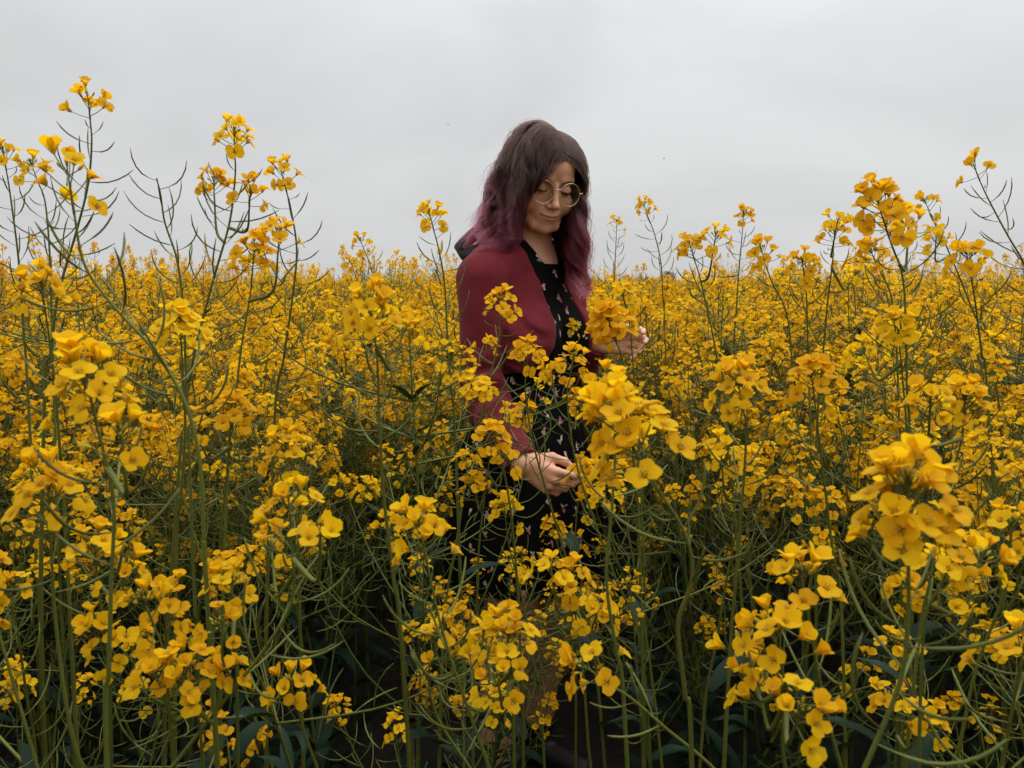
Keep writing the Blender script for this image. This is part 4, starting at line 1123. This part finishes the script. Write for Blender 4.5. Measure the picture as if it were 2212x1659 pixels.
def paint_body(v):
    base = np.array([0.58, 0.308, 0.190])
    c = np.repeat(base[None], len(v), 0)
    c *= (1 + 0.06 * hash_noise(v * 90, 21) + 0.05 * hash_noise(v * 30, 22))[:, None]
    q = face_warp(HL(v)); ax = np.abs(q[:, 0]); front = q[:, 1] > 40
    def mix(mask, col):
        mk = np.clip(mask, 0, 1)[:, None] * front[:, None]
        c[:] = c * (1 - mk) + np.asarray(col) * mk
    g = lambda x, y, z, r: np.exp(-(((ax - x) / r[0]) ** 2 + ((q[:, 1] - y) / r[1]) ** 2 + ((q[:, 2] - z) / r[2]) ** 2))
    mix(0.35 * g(42, 72, -36, (20, 25, 18)), (0.47, 0.19, 0.13))                     # blush
    mix(0.30 * g(0, 108, -38, (14, 15, 12)), (0.47, 0.20, 0.14))
    mix(0.35 * g(32, 78, 6, (20, 20, 10)), (0.26, 0.125, 0.085))                      # lid tone
    zz = -67.5 + 0.0080 * ax ** 2; prof = np.sqrt(np.clip(1 - (ax / 27.0) ** 2, 0, 1))
    dz = q[:, 2] - zz
    lip = np.clip((5.6 * prof - dz) / 1.2, 0, 1) * np.clip((dz + 8.8 * prof) / 1.5, 0, 1) * (ax < 27) * (q[:, 1] > 70) * (np.abs(dz) < 12)
    mix(0.75 * lip, (0.33, 0.115, 0.095))
    # eyebrows and lashes
    bz = 17.0 - 0.010 * (ax - 36) ** 2 + 0.0006 * (ax - 36)
    brow = np.clip(1 - np.abs(q[:, 2] - bz) / np.interp(ax, [13, 20, 40, 54], [3.2, 4.0, 3.0, 1.0]), 0, 1) * (ax > 13) * (ax < 54) * (q[:, 1] > 45)
    mix(1.6 * brow * (0.75 + 0.25 * hash_noise(q * 0.9, 31)), (0.035, 0.020, 0.016))
    lz = -11.0 + 0.016 * (ax - 31) ** 2
    lash = np.clip(1.5 - np.abs(q[:, 2] - lz - 0.8) / 2.6, 0, 1) * (ax > 16.5) * (ax < 47) * (q[:, 1] > 55)
    mix(1.3 * lash, (0.012, 0.009, 0.009))
    seam = np.clip(1.4 - np.abs(dz) / 1.3, 0, 1) * (ax < 27) * (q[:, 1] > 70)  # dark red lip line, crease shade painted into the colour
    mix(0.8 * seam, (0.10, 0.035, 0.030))
    line = np.where(q[:, 1] > 40, 58 - 0.008 * (q[:, 0] + 14) ** 2, np.where(q[:, 1] > 0, 20 + q[:, 1], -20 + q[:, 1] * 0.35))
    sc_ = np.clip((q[:, 2] - line) / 5, 0, 1)[:, None] * ((q[:, 1] > -120) & (q[:, 2] > -60))[:, None]      # scalp under the hair
    c[:] = c * (1 - sc_) + np.array([0.008, 0.005, 0.005]) * sc_
    # finger nails
    for hf, ch in ((hfR, chR), (hfL, chL)):
        qq = (v - hf[0]) @ hf[1] / HS
        for i, (pts, rad) in enumerate(ch):
            a, b = pts[2], pts[3]; dd = unit(b - a); nrm = np.array([0, 0, 1.0]) if i < 4 else np.array([0.1, 0.75, 0.65])
            nrm = unit(nrm - dd * np.dot(nrm, dd)); cen = b + nrm * rad[3] - dd * 0.003; si = np.cross(dd, nrm)
            r_ = qq - cen
            m = ((r_ @ dd) / 0.0075) ** 2 + ((r_ @ si) / 0.0052) ** 2 < 1
            m &= (np.abs(r_ @ nrm) < 0.004)
            c[m] = (0.56, 0.36, 0.29)
    return np.clip(c, 0.004, 1)

body_me = mesh_np('person', bv, bf, [m_skin], cols=paint_body(bv))
person = link('person', body_me)
tag(person, 'person with plum hair, round glasses and burgundy cardigan, looking down among yellow flowers', 'person')

# ------------------------------------------------------------------ clothes
cv, cf = surface_net(sd_cardigan, body_lo + [0, 0, 0.9], [body_hi[0], body_hi[1], NB[2] + 0.12], 0.0028)
col = np.repeat(np.array([[0.125, 0.0150, 0.0210]]), len(cv), 0) * (1 + 0.10 * hash_noise(cv * 60, 41))[:, None]
link('cardigan', mesh_np('cardigan', cv, cf, [m_knit], cols=col), person)

dv, df = surface_net(sd_dress, [NB[0] - 0.33, NB[1] - 0.33, NB[2] - 0.835], [NB[0] + 0.33, NB[1] + 0.33, NB[2] + 0.08], 0.0021)
def paint_dress(v, f):
    """small pink and white blossoms with pale leaf sprigs on black"""
    rng = np.random.default_rng(5)
    c = np.full((len(v), 3), 0.0030); c[:, 2] = 0.0034
    e1 = v[f[:, 1]] - v[f[:, 0]]; e2 = v[f[:, 3]] - v[f[:, 0]]
    fn = np.cross(e1, e2); nr = np.zeros_like(v)
    for k in range(4): np.add.at(nr, f[:, k], fn)
    nr /= np.linalg.norm(nr, axis=1)[:, None] + 1e-12
    pts = []
    cand = rng.permutation(len(v))[:9000]
    for i in cand:
        if all(np.dot(v[i] - q[0], v[i] - q[0]) > 0.038 ** 2 for q in pts): pts.append((v[i], nr[i]))
    order = np.argsort(v[:, 2]); zs = v[order, 2]
    for P, n in pts:
        a, b = np.searchsorted(zs, [P[2] - 0.022, P[2] + 0.022])
        idx = order[a:b]; dlt = v[idx] - P
        k = np.linalg.norm(dlt, axis=1) < 0.022
        idx, dlt = idx[k], dlt[k]
        k = nr[idx] @ n > 0.3; idx, dlt = idx[k], dlt[k]
        th = rng.uniform(-0.6, 0.6) + math.pi * rng.integers(0, 2)
        tz = unit(up3 - n * n[2]); tx = np.cross(tz, n)
        x = dlt @ tx; y = dlt @ tz
        x, y = x * math.cos(th) - y * math.sin(th), x * math.sin(th) + y * math.cos(th)
        pink = [(0.50, 0.20, 0.20), (0.42, 0.11, 0.13), (0.62, 0.42, 0.38), (0.60, 0.48, 0.44)][rng.integers(0, 4)]
        s_ = rng.uniform(0.55, 0.9)
        for j in range(rng.integers(2, 4)):                               # blossoms
            cx, cy_ = rng.uniform(-0.004, 0.004), rng.uniform(-0.002, 0.010)
            al = rng.uniform(0.7, 1.6)
            m = ((x - cx) / (0.0030 * s_)) ** 2 + ((y - cy_) / (0.0046 * s_ * al)) ** 2 < 1
            c[idx[m]] = np.array(pink) * rng.uniform(0.8, 1.1)
        for j in range(rng.integers(3, 6)):                               # sprig
            an = rng.uniform(-1.2, 1.2) - math.pi / 2
            L = rng.uniform(0.006, 0.012)
            u_ = x * math.cos(an) + y * math.sin(an); w_ = -x * math.sin(an) + y * math.cos(an)
            m = (u_ > 0.002) & (u_ < L) & (np.abs(w_) < 0.0011)
            c[idx[m]] = (0.34, 0.36, 0.32)
    return c
link('dress', mesh_np('dress', dv, df, [m_print], cols=paint_dress(dv, df)), person)

# ------------------------------------------------------------------ shoes
m_shoe, _, _ = principled('black_leather', (0.010, 0.009, 0.009), 0.5)
for an in (ankR, ankL):
    def sd_shoe(p, an=an):
        d = sd_legs(p) - 0.005
        d = smax(d, p[:, 2] - 0.13, 0.003)
        return smax(d, np.linalg.norm((p - an - ft * 0.06)[:, :2], axis=1) - 0.16, 0.002)
    sv, sf = surface_net(sd_shoe, an + [-0.22, -0.22, -0.16], an + [0.22, 0.22, 0.12], 0.004)
    sv[:, 2] = np.maximum(sv[:, 2], 0.0)
    link('shoe', mesh_np('shoe', sv, sf, [m_shoe]), person)

# ------------------------------------------------------------------ ribbon bow at the back of the neck
def ribbon(path, width_dir, w, thick=0.002):
    P = bez(path, 24); Wd = unit(width_dir)
    Tn = np.gradient(P, axis=0); Tn /= np.linalg.norm(Tn, axis=1)[:, None]
    Nn = np.cross(Tn, Wd); Nn /= np.linalg.norm(Nn, axis=1)[:, None]
    ww = np.asarray(w) if np.ndim(w) else np.full(len(P), w)
    ring = [P + Wd * ww[:, None] / 2 + Nn * thick / 2, P - Wd * ww[:, None] / 2 + Nn * thick / 2, P - Wd * ww[:, None] / 2 - Nn * thick / 2, P + Wd * ww[:, None] / 2 - Nn * thick / 2]
    v = np.stack(ring, 1).reshape(-1, 3); f = []
    for i in range(len(P) - 1):
        for j in range(4): f.append((i * 4 + j, i * 4 + (j + 1) % 4, i * 4 + 4 + (j + 1) % 4, i * 4 + 4 + j))
    f += [(3, 2, 1, 0), tuple(len(v) - 4 + np.arange(4))]
    return v, np.array(f)
mb = MB()
k0 = U(499, 233, 1.93)
lA, lB = U(459, 249, 1.95), U(465, 256, 1.91)
mb.add(*ribbon([k0, (k0 + lA) / 2 + np.array([-0.004, 0.01, 0.02]), lA, (lA + lB) / 2 + np.array([-0.008, 0, -0.004]), lB, (k0 + lB) / 2 + np.array([0.004, -0.008, -0.006]), k0], unit(U(464, 237, 1.93) - U(474, 254, 1.91)), 0.034))
lC, lD = U(504, 238, 2.06), U(494, 234, 2.05)
mb.add(*ribbon([k0, (k0 + lC) / 2 + np.array([0.01, 0, 0.02]), lC, lD, (k0 + lD) / 2 + np.array([-0.01, 0, -0.01]), k0], unit((0.5, 0.2, 0.8)), 0.034))
mb.add(*tube([k0 + np.array([-0.006, 0, 0.016]), k0, k0 + np.array([0.004, 0, -0.018])], [0.010, 0.013, 0.010], 8))
bow = link('neck_bow', mb.mesh('neck_bow', [m_black]), person)

# ------------------------------------------------------------------ glasses
gl = MB(); lens_r = 25.5
gtilt = R(8)
gx = np.array([1.0, 0, 0]); gz = np.array([0, -math.sin(gtilt), math.cos(gtilt)])
glasses_parts = []
for sgn in (1, -1):
    cen = np.array([sgn * 34.0, 97.0, -8.0])
    wrap = R(4) * sgn
    gx_ = np.array([math.cos(wrap), -math.sin(wrap), 0])
    th = np.linspace(0, 2 * np.pi, 41)
    ring = cen + lens_r * (np.cos(th)[:, None] * gx_ + np.sin(th)[:, None] * gz)
    gl.add(*tube([HW(p) for p in ring], 0.00062, 6, False))
    hinge = cen + gx_ * sgn * (lens_r + 1) + gz * 5
    gl.add(*tube([HW(p) for p in bez([hinge - gx_ * sgn * 2, hinge + gx_ * sgn * 3, hinge + gx_ * sgn * 6 + [0, -1, 0], hinge + gx_ * sgn * 7 + [0, -7, 0]], 8)], [0.0011] * 4 + [0.0016] * 4, 6))
    tp = bez([hinge + gx_ * sgn * 7 + [0, -5, 0], (sgn * 73, 55, -3), (sgn * 77, 10, 0), (sgn * 76, -14, -2), (sgn * 74, -30, -20)], 16)
    gl.add(*tube([HW(p) for p in tp], 0.0010, 6))
    # nose pad on a wire arm
    pad = np.array([sgn * 9.5, 91, -17.0])
    gl.add(*tube([HW(p) for p in bez([cen - gx_ * sgn * 24 + gz * -5, pad + [sgn * 2, -4, 3], pad], 6)], 0.0006, 5))
    pv, pf = tube([HW(pad + [0, -1, 4.5]), HW(pad), HW(pad + [sgn * 1, -1, -4.5])], [0.0008, 0.0022, 0.0012], 6)
    gl.add(pv, pf)
    lm = MB(); v = [HW(cen)] + [HW(p) for p in cen + (lens_r - 0.6) * (np.cos(th[:-1])[:, None] * gx_ + np.sin(th[:-1])[:, None] * gz)]
    v = np.array(v); nrm = HR @ np.cross(gx_, gz)
    n = 40; fr = [(0, 1 + i, 1 + (i + 1) % n, -1) for i in range(n)]
    v2 = np.concatenate([v, v + unit(nrm) * 0.0016]); off = len(v)
    fr += [(off, off + 1 + (i + 1) % n, off + 1 + i, -1) for i in range(n)] + [(1 + i, off + 1 + i, off + 1 + (i + 1) % n, 1 + (i + 1) % n) for i in range(n)]
    lm.add(v2, np.array(fr)); glasses_parts.append(lm)
bridge = bez([(9.5, 99, -1), (4, 103, 1.5), (-4, 103, 1.5), (-9.5, 99, -1)], 10)
gl.add(*tube([HW(p) for p in bridge], 0.0010, 6))
glasses = link('glasses', gl.mesh('glasses', [m_wire]), person)
for lm in glasses_parts: link('lens', lm.mesh('lens', [m_lens], smooth=False), glasses)

# ------------------------------------------------------------------ hair
def hair():
    rng = np.random.default_rng(11)
    n = 20000
    # roots over the scalp
    u_ = rng.normal(size=(n, 3)); u_ /= np.linalg.norm(u_, axis=1)[:, None]
    q = np.array([0, -6, 36]) + u_ * np.array([72, 82, 78])
    z, y, x = q[:, 2], q[:, 1], q[:, 0]
    line = np.where(y > 40, 60 - 0.008 * (x + 14) ** 2 + 0.0 * y, np.where(y > 0, 20 + (y) * 1.0, -20 - (-y) * 0.35))   # hairline height
    k = z > line - 1.5
    xe = rng.uniform(-10, 10, 2600) - 13; ye = rng.uniform(-50, 78, 2600)            # more roots along the parting
    ze = 36 + 78 * np.sqrt(np.clip(1 - (xe / 72) ** 2 - ((ye + 6) / 82) ** 2, 0, 1))
    q = np.concatenate([q[k], np.stack([xe, ye, ze], 1)[ze > 57]]); k = np.ones(len(q), bool); n_extra = int((ze > 57).sum())
    q = q[k]; n = len(q)
    sd = lambda p: np.minimum(near(p, headc, 0.24, lambda w: sd_head(HL(w)) / 1000.0), np.minimum(sd_neck(p), np.minimum(sd_torso(p) - 0.012, np.minimum(sd_arm(p, shR, elR, wrR), sd_arm(p, shL, elL, wrL)) - 0.010)))
    def grad(p, e=0.002):
        g = np.stack([sd(p + np.eye(3)[a] * e) - sd(p - np.eye(3)[a] * e) for a in range(3)], 1)
        return g / (np.linalg.norm(g, axis=1)[:, None] + 1e-9)
    x, y, z = q[:, 0], q[:, 1], q[:, 2]
    part = -13 + 0.05 * y
    side = np.where(x > part, 1.0, -1.0)
    side[-n_extra:] = np.where(rng.random(n_extra) < 0.5, 1.0, -1.0)          # these cross the parting
    top = np.clip((z - 40) / 70, 0, 1)
    d0 = np.stack([side * (0.55 + 0.6 * top), -0.15 - 0.5 * np.clip((40 - y) / 80, 0, 1) + 0.10 * (y > 45), 0.45 * top - 0.25], 1)
    near_part = np.exp(-((x - part) / 16) ** 2) * (z > 50)
    dirw = (d0 / np.linalg.norm(d0, axis=1)[:, None]) @ HR.T
    P = HW(q)
    depth = 0.003 + (0.010 + 0.006 * (z < 60)) * rng.random(n) ** 0.8 + 0.007 * near_part
    depth = np.where(side < 0, depth * 0.7, depth)
    length = np.where(side > 0, 0.235, 0.32) + 0.014 * rng.normal(size=n) + 0.015 * (y > 30)
    steps = 30
    pts = np.zeros((n, steps + 1, 3)); pts[:, 0] = P
    g_ = np.array([0, 0, -1.0])
    sl = length / steps
    for s in range(steps):
        t = s / steps
        grav = 0.10 + 0.30 * min(1, t * 3)
        hz = HL(P)[:, 2]
        dirw = dirw - f1 * (0.16 * (side > 0) * (hz < 30))[:, None] - r1 * (0.05 * (side < 0) * (hz < 20) * -1)[:, None] + g_ * grav; dirw /= np.linalg.norm(dirw, axis=1)[:, None]
        P = P + dirw * sl[:, None]
        hl = HL(P)
        # keep the face free: strands in front of the ears are led outside the cheeks
        lim = np.where(side > 0, np.interp(hl[:, 2], [-140, -110, -60, -20, 5, 30, 50], [60, 68, 73, 75, 71, 50, -14]), np.interp(hl[:, 2], [-140, -110, -60, -20, 10, 34, 54], [26, 36, 56, 62, 58, 46, 13]))
        inf = np.clip((hl[:, 1] - 5) / 20, 0, 1) * (hl[:, 2] < 54) * (hl[:, 2] > -140)
        push = np.clip(lim - hl[:, 0] * side, 0, 60) * inf
        P = P + (push * side * 0.5)[:, None] / 1000 * HR[:, 0] - (np.clip(push, 0, 12) * 0.4)[:, None] / 1000 * HR[:, 1]
        d = sd(P); want = depth * min(1, (s + 1) / 5)
        m = d < want
        if m.any():
            gr = grad(P[m]); P[m] += gr * (want[m] - d[m])[:, None]
            dv_ = dirw[m]; dn = (dv_ * gr).sum(1)
            dirw[m] = dv_ - gr * np.minimum(dn, 0)[:, None]
        far_out = np.clip(d - want * 1.3 - 0.002, 0, 0.02) * np.where(side > 0, (hl[:, 2] > 0), (hl[:, 2] > -10)) * (s > 2)
        m = far_out > 0
        if m.any(): P[m] -= grad(P[m]) * (far_out[m] * 0.35)[:, None]
        pts[:, s + 1] = P
    # locks: strands share a wave and gather towards a guide
    nl = 120
    gidx = rng.choice(n, nl, replace=False)
    same = (side[:, None] == side[gidx][None])
    dist = np.linalg.norm(q[:, None] - q[gidx][None], axis=2) + 1e4 * (~same)
    lock = dist.argmin(1)
    ph = rng.uniform(0, 2 * np.pi, nl); lam = rng.uniform(0.105, 0.16, nl); amp = rng.uniform(0.6, 1.25, nl)
    guide = pts[gidx][lock]
    t = np.linspace(0, 1, steps + 1)
    clump = (0.86 * np.clip((t - 0.12) / 0.7, 0, 1))[None, :] * (0.8 + 0.2 * rng.random(n))[:, None]
    pts = pts + (guide - pts) * clump[:, :, None]
    arc = t[None] * length[:, None]
    A = (0.0175 * amp[lock] * np.where(side < 0, 1.35, 1.0))[:, None] * np.clip((t - 0.14) / 0.5, 0, 1)[None] ** 1.1
    w = 2 * np.pi * arc / lam[lock][:, None] + ph[lock][:, None] + rng.normal(size=n)[:, None] * 0.16
    Tn = np.gradient(pts, axis=1); Tn /= np.linalg.norm(Tn, axis=2)[:, :, None] + 1e-9
    outv = pts - HW((0, -10, -40)); outv -= Tn * (outv * Tn).sum(2)[:, :, None]; outv /= np.linalg.norm(outv, axis=2)[:, :, None] + 1e-9
    sid = np.cross(Tn, outv)
    pts = pts + outv * (A * np.sin(w) * 0.8)[:, :, None] + sid * (A * np.cos(w))[:, :, None]
    # ends flick outwards, a few strands stray
    flick = np.clip((t - 0.75) / 0.25, 0, 1)[None] ** 1.6 * (0.022 * rng.uniform(0.2, 1.3, n))[:, None]
    pts += outv * flick[:, :, None]
    stray = (rng.random(n) < 0.06)[:, None] * np.clip((t - 0.05), 0, 1)[None] * rng.uniform(0.004, 0.03, n)[:, None]
    pts += (outv * stray[:, :, None]) + sid * (stray * rng.normal(size=n)[:, None] * 0.6)[:, :, None]
    for s in range(2, steps + 1):
        P = pts[:, s]; d = sd(P); m = d < 0.002
        if m.any(): P[m] += grad(P[m]) * (0.003 - d[m])[:, None]
    zl = HL(pts.reshape(-1, 3))[:, 2].reshape(pts.shape[:2])
    dye = 0.25 * t[None] + 0.95 * np.clip((25 - pts[:, :, 2] * 0 - zl) / 190, 0, 1) ** 0.85 + rng.normal(0, 0.10, n)[:, None] * np.clip(t * 2, 0, 1)[None] + (0.10 * rng.normal(size=nl))[lock][:, None]
    return pts, dye
hp_, hdye = hair()
hc = bpy.data.hair_curves.new('hair')
hc.add_curves([hp_.shape[1]] * len(hp_))
hc.points.foreach_set('position', hp_.reshape(-1).astype(np.float32))
tt = np.linspace(0, 1, hp_.shape[1])
rad = np.tile(np.interp(tt, [0, 0.8, 1], [0.00030, 0.00026, 0.00010]), len(hp_)).astype(np.float32)
if 'radius' not in hc.attributes: hc.attributes.new('radius', 'FLOAT', 'POINT')
hc.attributes['radius'].data.foreach_set('value', rad)
hc.attributes.new('dye', 'FLOAT', 'POINT').data.foreach_set('value', hdye.reshape(-1).astype(np.float32))
m_hair = bpy.data.materials.new('plum_hair'); m_hair.use_nodes = True
n_ = m_hair.node_tree; n_.nodes.clear()
o_ = n_.nodes.new('ShaderNodeOutputMaterial'); hb = n_.nodes.new('ShaderNodeBsdfHairPrincipled'); hb.parametrization = 'COLOR'
hi_ = n_.nodes.new('ShaderNodeHairInfo'); cr = n_.nodes.new('ShaderNodeValToRGB')
els = cr.color_ramp.elements
els[0].position = 0.10; els[0].color = (0.022, 0.012, 0.009, 1)
els[1].position = 1.0; els[1].color = (0.070, 0.011, 0.018, 1)
e_ = els.new(0.45); e_.color = (0.024, 0.009, 0.010, 1)
e_ = els.new(0.72); e_.color = (0.045, 0.009, 0.014, 1)
ad = n_.nodes.new('ShaderNodeMath'); ad.operation = 'MULTIPLY_ADD'; ad.inputs[1].default_value = 0.12; ad.inputs[2].default_value = -0.06
n_.links.new(hi_.outputs['Random'], ad.inputs[0])
ad2 = n_.nodes.new('ShaderNodeMath'); n_.links.new(ad.outputs[0], ad2.inputs[0]); da_ = n_.nodes.new('ShaderNodeAttribute'); da_.attribute_name = 'dye'; n_.links.new(da_.outputs['Fac'], ad2.inputs[1])
n_.links.new(ad2.outputs[0], cr.inputs[0]); n_.links.new(cr.outputs[0], hb.inputs['Color'])
hb.inputs['Roughness'].default_value = 0.42; hb.inputs['Radial Roughness'].default_value = 0.5; hb.inputs['IOR'].default_value = 1.28
n_.links.new(hb.outputs[0], o_.inputs[0])
hc.materials.append(m_hair)
hair_o = link('hair', hc, person)
